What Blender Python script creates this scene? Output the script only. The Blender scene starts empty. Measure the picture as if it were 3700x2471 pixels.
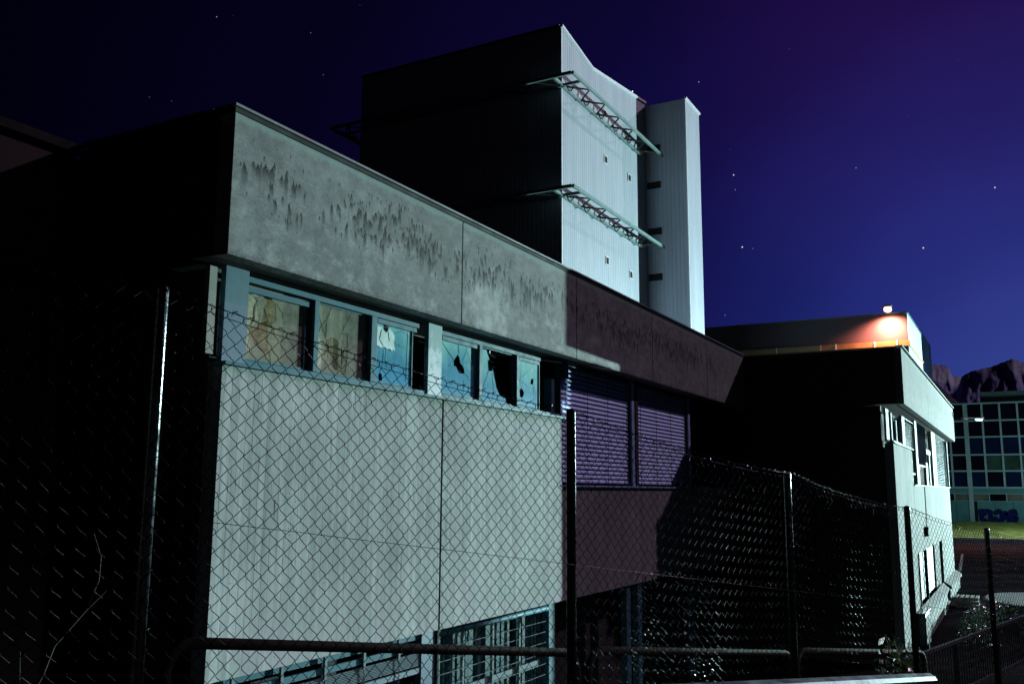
import bpy, bmesh, math, random
from mathutils import Vector, Matrix, noise
R = math.radians
scene = bpy.context.scene
C = scene.collection
rnd = random.Random(7)

# ------------------------------------------------------------ camera
def cam_axes(yaw, pitch, roll):
    fw = Vector((math.cos(yaw)*math.cos(pitch), math.sin(yaw)*math.cos(pitch), math.sin(pitch)))
    r = fw.cross(Vector((0, 0, 1))).normalized(); u = r.cross(fw)
    return (math.cos(roll)*r+math.sin(roll)*u, -math.sin(roll)*r+math.cos(roll)*u, fw)
rr, uu, ff = cam_axes(R(28.84595), R(9.13601), R(0.37162))
cd = bpy.data.cameras.new('camera'); cam = bpy.data.objects.new('camera', cd); C.objects.link(cam)
cd.sensor_width = 36; cd.lens = 3315.77/3700*36; cd.clip_start = 0.05; cd.clip_end = 40000
cam.matrix_world = Matrix(((rr.x, uu.x, -ff.x, 0), (rr.y, uu.y, -ff.y, 0), (rr.z, uu.z, -ff.z, 1.6), (0, 0, 0, 1)))
scene.camera = cam

# ------------------------------------------------------------ world: night sky after dusk, with stars
SUNDIR = Vector((7.22, -5.05, 5.1)).normalized()
world = bpy.data.worlds.new('World'); scene.world = world; world.use_nodes = True
wn = world.node_tree; wn.nodes.clear()
def wnode(t, **k):
    n = wn.nodes.new(t)
    for a, b in k.items(): setattr(n, a, b)
    return n
geo = wnode('ShaderNodeTexCoord')
nrm = wnode('ShaderNodeVectorMath', operation='NORMALIZE'); wn.links.new(geo.outputs['Generated'], nrm.inputs[0])
gd = Vector((math.cos(R(-4)), math.sin(R(-4)), 0.02)).normalized()
dt = wnode('ShaderNodeVectorMath', operation='DOT_PRODUCT'); wn.links.new(nrm.outputs[0], dt.inputs[0]); dt.inputs[1].default_value = gd
ac = wnode('ShaderNodeMath', operation='ARCCOSINE'); wn.links.new(dt.outputs['Value'], ac.inputs[0])
dv = wnode('ShaderNodeMath', operation='DIVIDE'); wn.links.new(ac.outputs[0], dv.inputs[0]); dv.inputs[1].default_value = R(100)
ramp = wnode('ShaderNodeValToRGB'); wn.links.new(dv.outputs[0], ramp.inputs[0])
SKY = [(0, (.036, .062, .300)), (8, (.027, .047, .255)), (13, (.0155, .026, .190)), (19, (.0095, .0130, .122)), (27, (.0062, .0046, .060)),
       (38, (.0034, .0018, .026)), (50, (.0014, .0008, .0105)), (66, (.0004, .0002, .0038)), (100, (.0001, .0001, .0012))]
el = ramp.color_ramp.elements
while len(el) < len(SKY): el.new(0.5)
for e, (d, c) in zip(el, SKY): e.position = d/100; e.color = (*c, 1)
# purple tint high above the dusk glow
nz = wnode('ShaderNodeTexNoise'); nz.inputs['Scale'].default_value = 5.0; nz.inputs['Detail'].default_value = 2
wn.links.new(nrm.outputs[0], nz.inputs['Vector'])
d2 = wnode('ShaderNodeVectorMath', operation='DOT_PRODUCT'); wn.links.new(nrm.outputs[0], d2.inputs[0]); d2.inputs[1].default_value = Vector((math.cos(R(-12))*.88, math.sin(R(-12))*.88, .47)).normalized()
mr = wnode('ShaderNodeMapRange'); mr.inputs[1].default_value = .88; mr.inputs[2].default_value = 1.0; mr.inputs[3].default_value = 0; mr.inputs[4].default_value = 1
wn.links.new(d2.outputs['Value'], mr.inputs[0])
mx = wnode('ShaderNodeMix', data_type='RGBA', blend_type='ADD'); wn.links.new(mr.outputs[0], mx.inputs['Factor'])
wn.links.new(ramp.outputs[0], mx.inputs['A']); mx.inputs['B'].default_value = (.009, .0, .002, 1)
mz = wnode('ShaderNodeMix', data_type='RGBA', blend_type='MULTIPLY'); mz.inputs['Factor'].default_value = .35
nr = wnode('ShaderNodeMapRange'); nr.inputs[1].default_value = .3; nr.inputs[2].default_value = .7; nr.inputs[3].default_value = .7; nr.inputs[4].default_value = 1.3
wn.links.new(nz.outputs[0], nr.inputs[0])
wn.links.new(mx.outputs['Result'], mz.inputs['A']); wn.links.new(nr.outputs[0], mz.inputs['B'])
last = mz.outputs['Result']
STARS = [((.595, .6615, .4566), .45, 0), ((.8511, .3273, .4105), 2.2, 1), ((.9144, .241, .3252), 1.1, 0), ((.9194, .2411, .3108), .35, 0),
         ((.9371, .2404, .2532), 1.3, 1), ((.9402, .2302, .2512), .25, 0), ((.9686, .0693, .2387), 1.5, 2), ((.9579, .0028, .2872), 1.1, 0),
         ((.9389, .1239, .3211), .5, 0), ((.5747, .7255, .3785), .12, 0), ((.8712, .2624, .415), .6, 0), ((.6601, .5982, .4543), .2, 0),
         ((.9469, .2636, .184), .4, 0), ((.6824, .5991, .4189), .2, 0), ((.5908, .7127, .3781), .1, 0)]
for i in range(26):
    az, e_ = rnd.uniform(R(-3), R(60)), rnd.uniform(R(12), R(34))
    STARS.append(((math.cos(az)*math.cos(e_), math.sin(az)*math.cos(e_), math.sin(e_)), rnd.uniform(.02, .07), 0))
for d, s, k in STARS:
    d = Vector(d).normalized()
    ds = wnode('ShaderNodeVectorMath', operation='DISTANCE'); wn.links.new(nrm.outputs[0], ds.inputs[0]); ds.inputs[1].default_value = d
    m = wnode('ShaderNodeMapRange'); m.inputs[1].default_value = .00085 if s > .8 else .0006; m.inputs[2].default_value = .0002; m.inputs[3].default_value = 0; m.inputs[4].default_value = s
    wn.links.new(ds.outputs['Value'], m.inputs[0])
    a = wnode('ShaderNodeMix', data_type='RGBA', blend_type='ADD'); wn.links.new(m.outputs[0], a.inputs['Factor']); a.clamp_factor = False
    wn.links.new(last, a.inputs['A']); a.inputs['B'].default_value = [(.8, .8, 1, 1), (1, 1, 1, 1), (1, .7, .5, 1)][k]
    last = a.outputs['Result']
bg = wnode('ShaderNodeBackground'); bg.inputs['Strength'].default_value = 1.0; wn.links.new(last, bg.inputs['Color'])
wo = wnode('ShaderNodeOutputWorld'); wn.links.new(bg.outputs[0], wo.inputs[0])

# ------------------------------------------------------------ moonlight / far town glow: one weak purple sun
sd = bpy.data.lights.new('sun', 'SUN'); sd.energy = 0.50; sd.color = (1.0, .72, .98); sd.angle = R(.7)
so = bpy.data.objects.new('sun', sd); C.objects.link(so); so.rotation_euler = SUNDIR.to_track_quat('Z', 'Y').to_euler(); so.location = (30, -20, 40)
vs = scene.view_settings; vs.view_transform = 'Standard'; vs.look = 'None'; vs.exposure = 0; vs.gamma = 1
try: scene.display_settings.display_device = 'sRGB'
except Exception: pass
LAMP = Vector((110, -25.8, 3.0)); LAMP_W = 850000; LAMP_STOPS = [(-90, .0), (-20, .0), (-8, .02), (-6, .2), (-4.4, .85), (3.5, 1), (9, .55), (16, .40), (30, .30), (90, .1)]; LAMP_C = (.66, 1.0, .97)

# ------------------------------------------------------------ helpers
class MB:
    def __init__(s): s.v = []; s.f = []
    def add(s, vs_, fs):
        o = len(s.v); s.v += [tuple(p) for p in vs_]; s.f += [tuple(i+o for i in f) for f in fs]; return s
    def box(s, x0, x1, y0, y1, z0, z1):
        return s.add([(x0,y0,z0),(x1,y0,z0),(x1,y1,z0),(x0,y1,z0),(x0,y0,z1),(x1,y0,z1),(x1,y1,z1),(x0,y1,z1)],
                     [(0,3,2,1),(4,5,6,7),(0,1,5,4),(1,2,6,5),(2,3,7,6),(3,0,4,7)])
    def beam(s, p, q, w, h, up=(0,0,1)):
        p, q = Vector(p), Vector(q); d = (q-p).normalized(); up = Vector(up)
        sd_ = d.cross(up); 
        if sd_.length < 1e-4: sd_ = d.cross(Vector((1,0,0)))
        sd_.normalize(); u_ = sd_.cross(d)
        vs_ = []
        for c in (p, q):
            for a, b in ((-1,-1),(1,-1),(1,1),(-1,1)): vs_.append(c+sd_*(a*w/2)+u_*(b*h/2))
        return s.add(vs_, [(0,1,2,3),(7,6,5,4),(0,4,5,1),(1,5,6,2),(2,6,7,3),(3,7,4,0)])
    def tube(s, pts, r, n=6, cap=True):
        pts = [Vector(p) for p in pts]; N = len(pts); base = len(s.v)
        d0 = (pts[1]-pts[0]).normalized(); ref = Vector((0,0,1)) if abs(d0.z) < .9 else Vector((1,0,0))
        for i, p in enumerate(pts):
            d = (pts[min(i+1,N-1)]-pts[max(i-1,0)]).normalized()
            a = d.cross(ref); 
            if a.length < 1e-5: a = d.orthogonal()
            a.normalize(); b = a.cross(d); ref = b if N > 2 else ref
            rr_ = r[i] if isinstance(r, (list, tuple)) else r
            for k in range(n):
                t = 2*math.pi*k/n; s.v.append(tuple(p+a*(math.cos(t)*rr_)+b*(math.sin(t)*rr_)))
        for i in range(N-1):
            for k in range(n):
                k2 = (k+1) % n
                s.f.append((base+i*n+k, base+i*n+k2, base+(i+1)*n+k2, base+(i+1)*n+k))
        if cap:
            s.f.append(tuple(base+k for k in range(n))[::-1]); s.f.append(tuple(base+(N-1)*n+k for k in range(n)))
        return s
    def disc(s, c, r, n=16, y=None):
        pass
    def build(s, name, mat, parent=None, smooth=False, bevel=0):
        me = bpy.data.meshes.new(name); off = Vector(parent.get('_w', (0,0,0))) if parent else Vector((0,0,0))
        me.from_pydata([tuple(Vector(p)-off) for p in s.v], [], s.f); me.update()
        if mat: me.materials.append(mat)
        o = bpy.data.objects.new(name, me); C.objects.link(o)
        if parent: o.parent = parent; o['_w'] = tuple(off)
        else: o['_w'] = (0.,0.,0.)
        if smooth:
            for p in me.polygons: p.use_smooth = True
        if bevel:
            b = o.modifiers.new('bevel', 'BEVEL'); b.width = bevel; b.segments = 2; b.limit_method = 'ANGLE'
        return o

def tag(o, label=None, cat=None, group=None, kind=None):
    if label: o['label'] = label
    if cat: o['category'] = cat
    if group: o['group'] = group
    if kind: o['kind'] = kind
    return o
def thing(name, label, cat, loc=(0,0,0), group=None):
    o = bpy.data.objects.new(name, None); C.objects.link(o); o.location = loc; o['_w'] = tuple(float(a) for a in loc)
    o.empty_display_size = .2
    return tag(o, label, cat, group)
def box(name, mat, parent, *a, bevel=0): return MB().box(*a).build(name, mat, parent, bevel=bevel)

def plate(outer, holes, y0, y1, jitter=None):
    """polygon in the XZ plane with holes, thickness y0..y1"""
    bm = bmesh.new(); edges = []
    for loop in [outer]+holes:
        vs_ = [bm.verts.new((x, y0, z)) for x, z in loop]
        for i in range(len(vs_)): edges.append(bm.edges.new((vs_[i], vs_[(i+1) % len(vs_)])))
    bmesh.ops.triangle_fill(bm, use_beauty=True, use_dissolve=False, edges=edges, normal=(0,-1,0))
    g = bmesh.ops.extrude_face_region(bm, geom=bm.faces[:])
    for v in g['geom']:
        if isinstance(v, bmesh.types.BMVert): v.co.y = y1
    bmesh.ops.recalc_face_normals(bm, faces=bm.faces[:])
    bm.verts.index_update()
    m = MB(); m.add([tuple(v.co) for v in bm.verts], [tuple(v.index for v in f.verts) for f in bm.faces]); bm.free()
    return m

# ------------------------------------------------------------ materials
class NT:
    def __init__(s, name):
        s.m = bpy.data.materials.new(name); s.m.use_nodes = True; s.t = s.m.node_tree; s.b = s.t.nodes['Principled BSDF']
        s.pos = s.n('ShaderNodeNewGeometry').outputs['Position']
        s._xyz = None
    def n(s, t, **k):
        x = s.t.nodes.new(t)
        for a, b in k.items(): setattr(x, a, b)
        return x
    def l(s, a, b):
        if isinstance(a, (int, float)): b.default_value = a
        elif isinstance(a, (tuple, list)): b.default_value = (*a, 1) if len(a) == 3 and b.type == 'RGBA' else a
        else: s.t.links.new(a, b)
    def xyz(s):
        if not s._xyz:
            x = s.n('ShaderNodeSeparateXYZ'); s.l(s.pos, x.inputs[0]); s._xyz = x.outputs
        return s._xyz
    def ma(s, op, a, b=0, c=0, clamp=False):
        x = s.n('ShaderNodeMath', operation=op); x.use_clamp = clamp
        s.l(a, x.inputs[0]); s.l(b, x.inputs[1]); s.l(c, x.inputs[2]); return x.outputs[0]
    def mr(s, v, a, b, c=0, d=1, smooth=False):
        x = s.n('ShaderNodeMapRange'); s.l(v, x.inputs[0])
        if smooth: x.interpolation_type = 'SMOOTHSTEP'
        for i, q in enumerate((a, b, c, d)): s.l(q, x.inputs[i+1])
        return x.outputs[0]
    def vec(s, x, y, z):
        v = s.n('ShaderNodeCombineXYZ'); s.l(x, v.inputs[0]); s.l(y, v.inputs[1]); s.l(z, v.inputs[2]); return v.outputs[0]
    def scl(s, sx, sy, sz):
        x = s.n('ShaderNodeVectorMath', operation='MULTIPLY'); s.l(s.pos, x.inputs[0]); x.inputs[1].default_value = (sx, sy, sz); return x.outputs[0]
    def noise(s, v, sc, det=4, rough=.55):
        x = s.n('ShaderNodeTexNoise'); s.l(v, x.inputs['Vector']); x.inputs['Scale'].default_value = sc; x.inputs['Detail'].default_value = det
        x.inputs['Roughness'].default_value = rough; return x.outputs[0]
    def wn(s, v, w=None):
        x = s.n('ShaderNodeTexWhiteNoise', noise_dimensions='3D'); s.l(v, x.inputs['Vector']); return x.outputs['Value']
    def vor(s, v, sc):
        x = s.n('ShaderNodeTexVoronoi'); s.l(v, x.inputs['Vector']); x.inputs['Scale'].default_value = sc; return x.outputs['Distance']
    def mix(s, f, a, b, mode='MIX'):
        x = s.n('ShaderNodeMix', data_type='RGBA', blend_type=mode); s.l(f, x.inputs['Factor']); s.l(a, x.inputs['A']); s.l(b, x.inputs['B']); return x.outputs['Result']
    def ramp(s, f, stops, interp='LINEAR'):
        x = s.n('ShaderNodeValToRGB'); s.l(f, x.inputs[0]); e = x.color_ramp.elements; x.color_ramp.interpolation = interp
        while len(e) < len(stops): e.new(.5)
        for q, (p, c) in zip(e, stops): q.position = p; q.color = (*c, 1) if isinstance(c, tuple) else (c, c, c, 1)
        return x.outputs[0]
    def out(s, col, rough=.8, metal=0, bump=None, bs=.3, bd=.01, spec=.5):
        s.l(col, s.b.inputs['Base Color']); s.l(rough, s.b.inputs['Roughness']); s.l(metal, s.b.inputs['Metallic']); s.b.inputs['Specular IOR Level'].default_value = spec
        if bump is not None:
            b = s.n('ShaderNodeBump'); b.inputs['Strength'].default_value = bs; b.inputs['Distance'].default_value = bd; s.l(bump, b.inputs['Height']); s.l(b.outputs[0], s.b.inputs['Normal'])
        return s.m

def plain(name, col, rough=.6, metal=0, var=.25, sc=3., spec=.5, streak=1.):
    t = NT(name); n1 = t.noise(t.scl(1, 1, streak), sc, 5); n2 = t.noise(t.pos, sc*9, 3)
    f = t.mr(t.ma('ADD', t.ma('MULTIPLY', n1, .7), t.ma('MULTIPLY', n2, .3)), .3, .7, 1-var, 1+var)
    c = t.mix(1.0, col, f, 'MULTIPLY')
    return t.out(c, t.mr(n1, .3, .7, max(.05, rough-.12), min(1, rough+.12)), metal, n2, .15, .004, spec)

def facade_concrete(name, base=(.285, .30, .295), drips=True, horiz=True):
    t = NT(name); X, Y, Z = t.xyz()
    big = t.noise(t.pos, .9, 6, .6); mid = t.noise(t.scl(1, 1, 1.3), 5, 8, .65); fine = t.noise(t.pos, 45, 4, .7)
    col = t.mix(t.mr(big, .3, .7), tuple(b*.76 for b in base), tuple(b*1.14 for b in base))
    col = t.mix(t.mr(mid, .38, .65), t.mix(1, col, (.76, .77, .77), 'MULTIPLY'), t.mix(1, col, (1.16, 1.17, 1.18), 'MULTIPLY'))
    col = t.mix(t.mr(fine, .35, .65, 0, .8), col, t.mix(1, col, (.62, .62, .62), 'MULTIPLY'))
    # pale blotches in the lower half
    bl = t.ma('MULTIPLY', t.mr(t.noise(t.scl(1.2, 1, 1.8), 2.6, 9, .72), .52, .68, 0, 1), t.mr(Z, 5.2, 4.7, .25, 1))
    col = t.mix(t.ma('MULTIPLY', bl, .6), col, (.50, .515, .53))
    # efflorescence patch
    r = t.ma('ADD', t.ma('POWER', t.ma('DIVIDE', t.ma('SUBTRACT', X, 12.85), .75), 2), t.ma('POWER', t.ma('DIVIDE', t.ma('SUBTRACT', Z, 4.5), .62), 2))
    ef = t.mr(t.ma('ADD', r, t.mr(t.noise(t.pos, 4.5, 8, .7), .3, .7, -1.1, 1.1)), 1.1, -.3, 0, .62)
    col = t.mix(ef, col, (.60, .625, .65))
    # pale shutter-board lines, broken up
    if horiz:
        zz = t.ma('ADD', Z, t.mr(t.noise(t.scl(1, 0, 0), .8, 2), .3, .7, -.03, .03))
        fr = t.ma('ABSOLUTE', t.ma('SUBTRACT', t.ma('FRACT', t.ma('MULTIPLY', zz, 2.35)), .5))
        ln = t.ma('MULTIPLY', t.mr(fr, .012, .004), t.mr(t.noise(t.scl(1, 1, 4), 6, 4), .5, .62))
        col = t.mix(t.ma('MULTIPLY', ln, .4), col, (.62, .64, .66))
    # pits
    pt = t.ma('MULTIPLY', t.mr(t.vor(t.pos, 16), .085, .05), t.mr(t.noise(t.pos, 2.2, 2), .5, .56))
    col = t.mix(t.ma('MULTIPLY', pt, .8), col, (.04, .04, .042))
    if drips:
        stops = [(7.1, .15), (7.6, .5), (8.1, .65), (8.25, .12), (9.1, .25), (9.3, .95), (11.1, 1.0), (11.25, .45), (11.9, .35), (12.0, .2), (12.3, .72), (13.3, .75), (13.8, .55), (14.3, .55), (15.4, .4), (17.0, .2),
                 (17.3, .75), (19.3, .85), (19.8, .35), (20.7, .8), (23.4, .9), (24.6, .4), (26, .1), (28, .05), (31, .1), (45, .6), (50, .3)]
        dens = t.ramp(t.mr(X, 7, 51), [((x-7)/44, v) for x, v in stops])
        tot = None
        zc = t.ma('ADD', 5.30, t.mr(t.noise(t.scl(1, 0, 0), .55, 2), .3, .7, -.16, .16))
        for i, (k, L0, L1, sp, st) in enumerate(((13, .14, .48, .26, 1), (18, .10, .38, .36, 1), (25, .07, .24, .46, 1), (9, .18, .52, .2, 1), (34, .03, .11, .62, 1))):
            xk = t.ma('ADD', t.ma('MULTIPLY', X, k), t.mr(t.noise(t.scl(1, 0, 9), 1.4, 2), .3, .7, -.16, .16))
            cx = t.ma('FLOOR', xk); fx = t.ma('ABSOLUTE', t.ma('SUBTRACT', t.ma('FRACT', xk), .5))
            a = t.wn(t.vec(cx, i*7.3, 1)); b = t.wn(t.vec(cx, i*7.3, 2)); c = t.wn(t.vec(cx, i*7.3, 3))
            L = t.mr(t.ma('POWER', b, 2), 0, 1, L0, L1)
            top = t.ma('ADD', zc, t.mr(a, 0, 1, -sp, sp*.55))
            d = t.ma('DIVIDE', t.ma('SUBTRACT', top, Z), L)
            w = t.ma('MULTIPLY', .46, t.ma('POWER', t.ma('MINIMUM', t.ma('MULTIPLY', t.ma('MAXIMUM', d, 0), 2.6), 1), .85))
            m = t.ma('MULTIPLY', t.mr(t.ma('SUBTRACT', w, fx), -.04, .08), t.ma('MULTIPLY', t.mr(d, 0, .06), t.ma('POWER', t.mr(d, .22, 1, 1, 0), 1.2)))
            m = t.ma('MULTIPLY', m, t.mr(t.ma('SUBTRACT', dens, c), 0, .08)); m = t.ma('MULTIPLY', m, st)
            tot = m if tot is None else t.ma('MAXIMUM', tot, m)
        # sooty halo round dense groups
        hz = t.ma('MULTIPLY', t.mr(t.ma('ABSOLUTE', t.ma('SUBTRACT', Z, t.ma('SUBTRACT', zc, .14))), .26, .02, 0, .38), t.mr(t.ma('MULTIPLY', dens, t.noise(t.scl(1, 1, .35), 5.5, 5)), .36, .62))
        tot = t.ma('MAXIMUM', tot, hz); col = t.mix(tot, col, (.022, .022, .024))
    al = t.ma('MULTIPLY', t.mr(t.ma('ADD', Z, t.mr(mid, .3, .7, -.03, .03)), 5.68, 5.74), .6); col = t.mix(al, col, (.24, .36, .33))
    # grime along the bottom arris
    gr = t.ma('MULTIPLY', t.mr(t.ma('SUBTRACT', Z, 4.15), .07, .0), t.mr(t.noise(t.pos, 14, 5, .7), .4, .6))
    col = t.mix(t.ma('MULTIPLY', gr, .7), col, (.05, .05, .05))
    return t.out(col, .88, 0, t.ma('ADD', t.ma('MULTIPLY', fine, .5), mid), .35, .008, .3)

def board_concrete(name, base, top=3.0, tint=True):
    t = NT(name); X, Y, Z = t.xyz(); W = 1/.118
    u = t.ma('ADD', t.ma('ADD', X, Y), t.mr(t.noise(t.scl(1, 1, .4), 1.2, 2), .3, .7, -.012, .012))
    c = t.ma('FLOOR', t.ma('MULTIPLY', u, W)); f = t.ma('FRACT', t.ma('MULTIPLY', u, W))
    tone = t.wn(t.vec(c, 3.3, 1)); big = t.noise(t.pos, .7, 5, .6); st = t.noise(t.scl(9, 9, .55), 1.6, 6, .65); fine = t.noise(t.pos, 40, 4, .7)
    col = t.mix(t.mr(big, .35, .65), tuple(b*.80 for b in base), tuple(b*1.10 for b in base))
    col = t.mix(1, col, t.mr(tone, 0, 1, .86, 1.08), 'MULTIPLY'); col = t.mix(1, col, t.mr(st, .3, .7, .70, 1.2), 'MULTIPLY')
    col = t.mix(1, col, t.mr(fine, .3, .7, .9, 1.08), 'MULTIPLY')
    e = t.ma('MULTIPLY', t.mr(t.ma('ABSOLUTE', t.ma('SUBTRACT', f, .5)), .455, .485), t.mr(t.noise(t.scl(6, 6, .9), 2.5, 4, .7), .44, .54))
    col = t.mix(t.ma('MULTIPLY', e, .9), col, (.07, .075, .08))
    ck = t.ma('MULTIPLY', t.mr(t.noise(t.scl(30, 30, 1.6), 1.3, 4, .6), .62, .68), t.mr(t.noise(t.pos, 1.7, 2), .5, .58))
    col = t.mix(t.ma('MULTIPLY', ck, .8), col, (.08, .08, .085))
    pt = t.ma('MULTIPLY', t.mr(t.vor(t.scl(1, 1, .8), 9), .10, .06), t.mr(t.noise(t.pos, 1.4, 2), .47, .55)); col = t.mix(t.ma('MULTIPLY', pt, .9), col, (.04, .04, .045))
    if tint:
        pu = t.mr(t.noise(t.pos, 1.1, 3), .42, .62, 0, .45); lowz = t.mr(Z, .9, -.3)
        col = t.mix(t.ma('MULTIPLY', pu, lowz), col, tuple(b*q for b, q in zip(base, (.95, .78, .92))))
        gn = t.mr(t.noise(t.scl(1.3, 1, 1), 1.5, 3), .48, .62, 0, .32); col = t.mix(t.ma('MULTIPLY', gn, lowz), col, tuple(b*q for b, q in zip(base, (.72, .95, .78))))
        dp = t.noise(t.scl(14, 14, .6), 1, 4)
        ms = t.ma('MULTIPLY', t.mr(t.ma('ADD', Z, t.mr(dp, .3, .7, -.16, .16)), top-.2, top+.02), .55); col = t.mix(ms, col, (.17, .24, .18))
        # rust weep
        rx = t.ma('ABSOLUTE', t.ma('SUBTRACT', X, 8.45)); rz = t.ma('MULTIPLY', t.mr(Z, 1.48, 1.45), t.mr(Z, 1.16, 1.38))
        col = t.mix(t.ma('MULTIPLY', t.mr(rx, .02, .004), rz), col, (.05, .03, .015))
    return t.out(col, .9, 0, t.ma('ADD', t.ma('MULTIPLY', e, -1.5), st), .3, .006, .3)

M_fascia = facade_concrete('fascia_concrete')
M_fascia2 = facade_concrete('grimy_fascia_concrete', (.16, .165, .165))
M_boardR = board_concrete('grey_board_concrete', (.30, .32, .315), tint=False)
M_board = board_concrete('board_marked_concrete', (.50, .53, .535))
M_board2 = board_concrete('smooth_concrete', (.33, .31, .33), tint=False)
M_soffit = plain('soffit_concrete', (.12, .10, .09), .9, sc=1.2)
M_dark = plain('dark_interior', (.012, .012, .014), .9)
M_gap = plain('joint_sealant', (.015, .015, .016), .9)
M_cap = plain('roof_flashing', (.11, .15, .145), .5, .5, sc=2)
M_frame = plain('painted_frame', (.048, .155, .205), .6, sc=7, var=.25, spec=.15)
M_frame2 = plain('pale_frame', (.22, .29, .31), .7, sc=7, var=.2, spec=.1)
M_wood = plain('weathered_timber', (.30, .30, .27), .85, sc=9, var=.4, streak=.15)
M_blind = plain('aluminium_slats', (.46, .58, .95), .5, .3, var=.18, sc=5)
M_blind2 = plain('white_slats', (.24, .33, .38), .6, .0, var=.15, sc=5, spec=.1)
M_clad = None
M_wire = plain('galvanised_wire', (.006, .006, .0062), .20, 1.0, sc=20)
M_post = plain('highlit_tube', (.20, .22, .235), .20, 1.0, sc=14, var=.5)  # brighter copy for one post, its strong highlight put into the colour
M_postd = plain('dim_tube', (.045, .045, .05), .30, 1.0, sc=14, var=.5)  # darker copy of the same tube for posts with weak highlights
M_pipe = plain('rusty_pipe', (.020, .012, .012), .8, .0, spec=.1, sc=12)
M_beam = plain('galvanised_beam', (.11, .115, .135), .42, .9, sc=6)
M_railing = plain('black_railing_paint', (.07, .07, .075), .3, .9, sc=10)
M_asphalt = None
M_railrust = plain('worn_rail_metal', (.10, .09, .10), .5, .4, sc=8, var=.5)

def m_panel_blue():
    t = NT('spandrel_panel'); X, Y, Z = t.xyz()
    n = t.noise(t.scl(1, 1, .7), 4.5, 8, .7); sp = t.mr(t.vor(t.pos, 34), .16, .06); h = t.mr(Z, 4.1, 3.1)
    c = t.mix(h, (.035, .12, .16), (.065, .11, .20)); c = t.mix(t.mr(n, .42, .62, 0, .5), c, (.08, .19, .24))
    c = t.mix(t.ma('MULTIPLY', t.ma('MULTIPLY', sp, t.mr(n, .45, .6)), .5), c, (.35, .42, .48))
    return t.out(c, .4, 0, n, .1, .004)
M_panel = m_panel_blue()
def m_panel_rime():
    t = NT('chalky_panel'); X, Y, Z = t.xyz()
    n = t.noise(t.scl(1, 1, .8), 5.5, 9, .72); w = t.ma('ADD', t.mr(Z, 3.95, 3.35), t.mr(n, .3, .7, -.7, .7))
    return t.out(t.mix(t.mr(w, .35, .75), (.06, .20, .22), (.42, .50, .56)), .6, 0, n, .1, .004)
M_rime = m_panel_rime()
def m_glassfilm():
    t = NT('reflection_tinted_dusty_glass'); X, Y, Z = t.xyz()
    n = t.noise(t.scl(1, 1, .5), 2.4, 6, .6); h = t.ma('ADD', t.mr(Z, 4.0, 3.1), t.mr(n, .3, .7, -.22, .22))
    c = t.ramp(h, [(0, (.36, .72, .72)), (.35, (.16, .48, .56)), (.6, (.06, .30, .44)), (1, (.09, .38, .60))])  # teal to blue down the pane: sky reflection painted into the dusty film
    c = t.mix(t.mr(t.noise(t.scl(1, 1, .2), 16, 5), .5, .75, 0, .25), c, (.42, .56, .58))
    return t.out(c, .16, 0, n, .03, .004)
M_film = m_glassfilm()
def m_whitefilm():
    t = NT('torn_white_film'); n = t.noise(t.scl(1, 1, .4), 9, 6); return t.out(t.mix(t.mr(n, .35, .65), (.42, .58, .56), (.62, .76, .74)), .35, 0, n, .2, .005)
M_white = m_whitefilm()
def m_thinglass(name, dirt, tintc=(.92, .94, .90)):
    t = NT(name); t.t.nodes.remove(t.b); out = t.t.nodes['Material Output']
    tr = t.n('ShaderNodeBsdfTransparent'); tr.inputs[0].default_value = (*tintc, 1)
    df = t.n('ShaderNodeBsdfDiffuse'); df.inputs[0].default_value = (.50, .50, .42, 1)
    gl = t.n('ShaderNodeBsdfGlossy'); gl.inputs['Roughness'].default_value = .05; gl.inputs[0].default_value = (.7, .8, .8, 1)
    n = t.noise(t.pos, 6, 8, .7); m1 = t.n('ShaderNodeMixShader'); t.l(t.mr(n, .35, .7, dirt*.5, dirt*1.5), m1.inputs[0]); t.l(tr.outputs[0], m1.inputs[1]); t.l(df.outputs[0], m1.inputs[2])
    fr = t.n('ShaderNodeLayerWeight'); fr.inputs[0].default_value = .5; m2 = t.n('ShaderNodeMixShader'); t.l(t.ma('MULTIPLY_ADD', t.ma('POWER', fr.outputs['Facing'], 5), .5, .03), m2.inputs[0]); t.l(m1.outputs[0], m2.inputs[1]); t.l(gl.outputs[0], m2.inputs[2])
    t.l(m2.outputs[0], out.inputs[0]); return t.m
M_glass = m_thinglass('dirty_clear_glass', .34)
M_crack = plain('glass_fracture', (.62, .78, .76), .2, sc=20)
M_crackd = plain('glass_crack_dark', (.03, .05, .05), .4, sc=20)
def m_osb():
    t = NT('chipboard'); X, Y, Z = t.xyz(); v = t.n('ShaderNodeTexVoronoi'); v.feature = 'F1'; t.l(t.scl(14, 1, 22), v.inputs['Vector']); v.inputs['Scale'].default_value = 1.
    n = t.noise(t.pos, 22, 6, .7); c = t.mix(t.mr(n, .35, .65), (.48, .33, .16), (.88, .72, .46)); c = t.mix(t.mr(v.outputs['Distance'], .2, .7, 0, .35), c, (.20, .15, .07))
    lo = t.mr(t.ma('ADD', Z, t.ma('MULTIPLY', t.ma('SUBTRACT', X, 8), -.04)), 3.42, 3.40); c = t.mix(t.ma('MULTIPLY', lo, .65), c, (.86, .60, .48))
    return t.out(c, .85, 0, n, .2, .005)
M_osb = m_osb()
M_ledge = plain('dark_ledge', (.075, .065, .078), .9, sc=3)  # darker and more purple than the walls
M_wing = plain('shade_dark_concrete', (.05, .039, .037), .9, sc=1.5)  # end walls and wing: their shade is put into this darker colour
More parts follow.
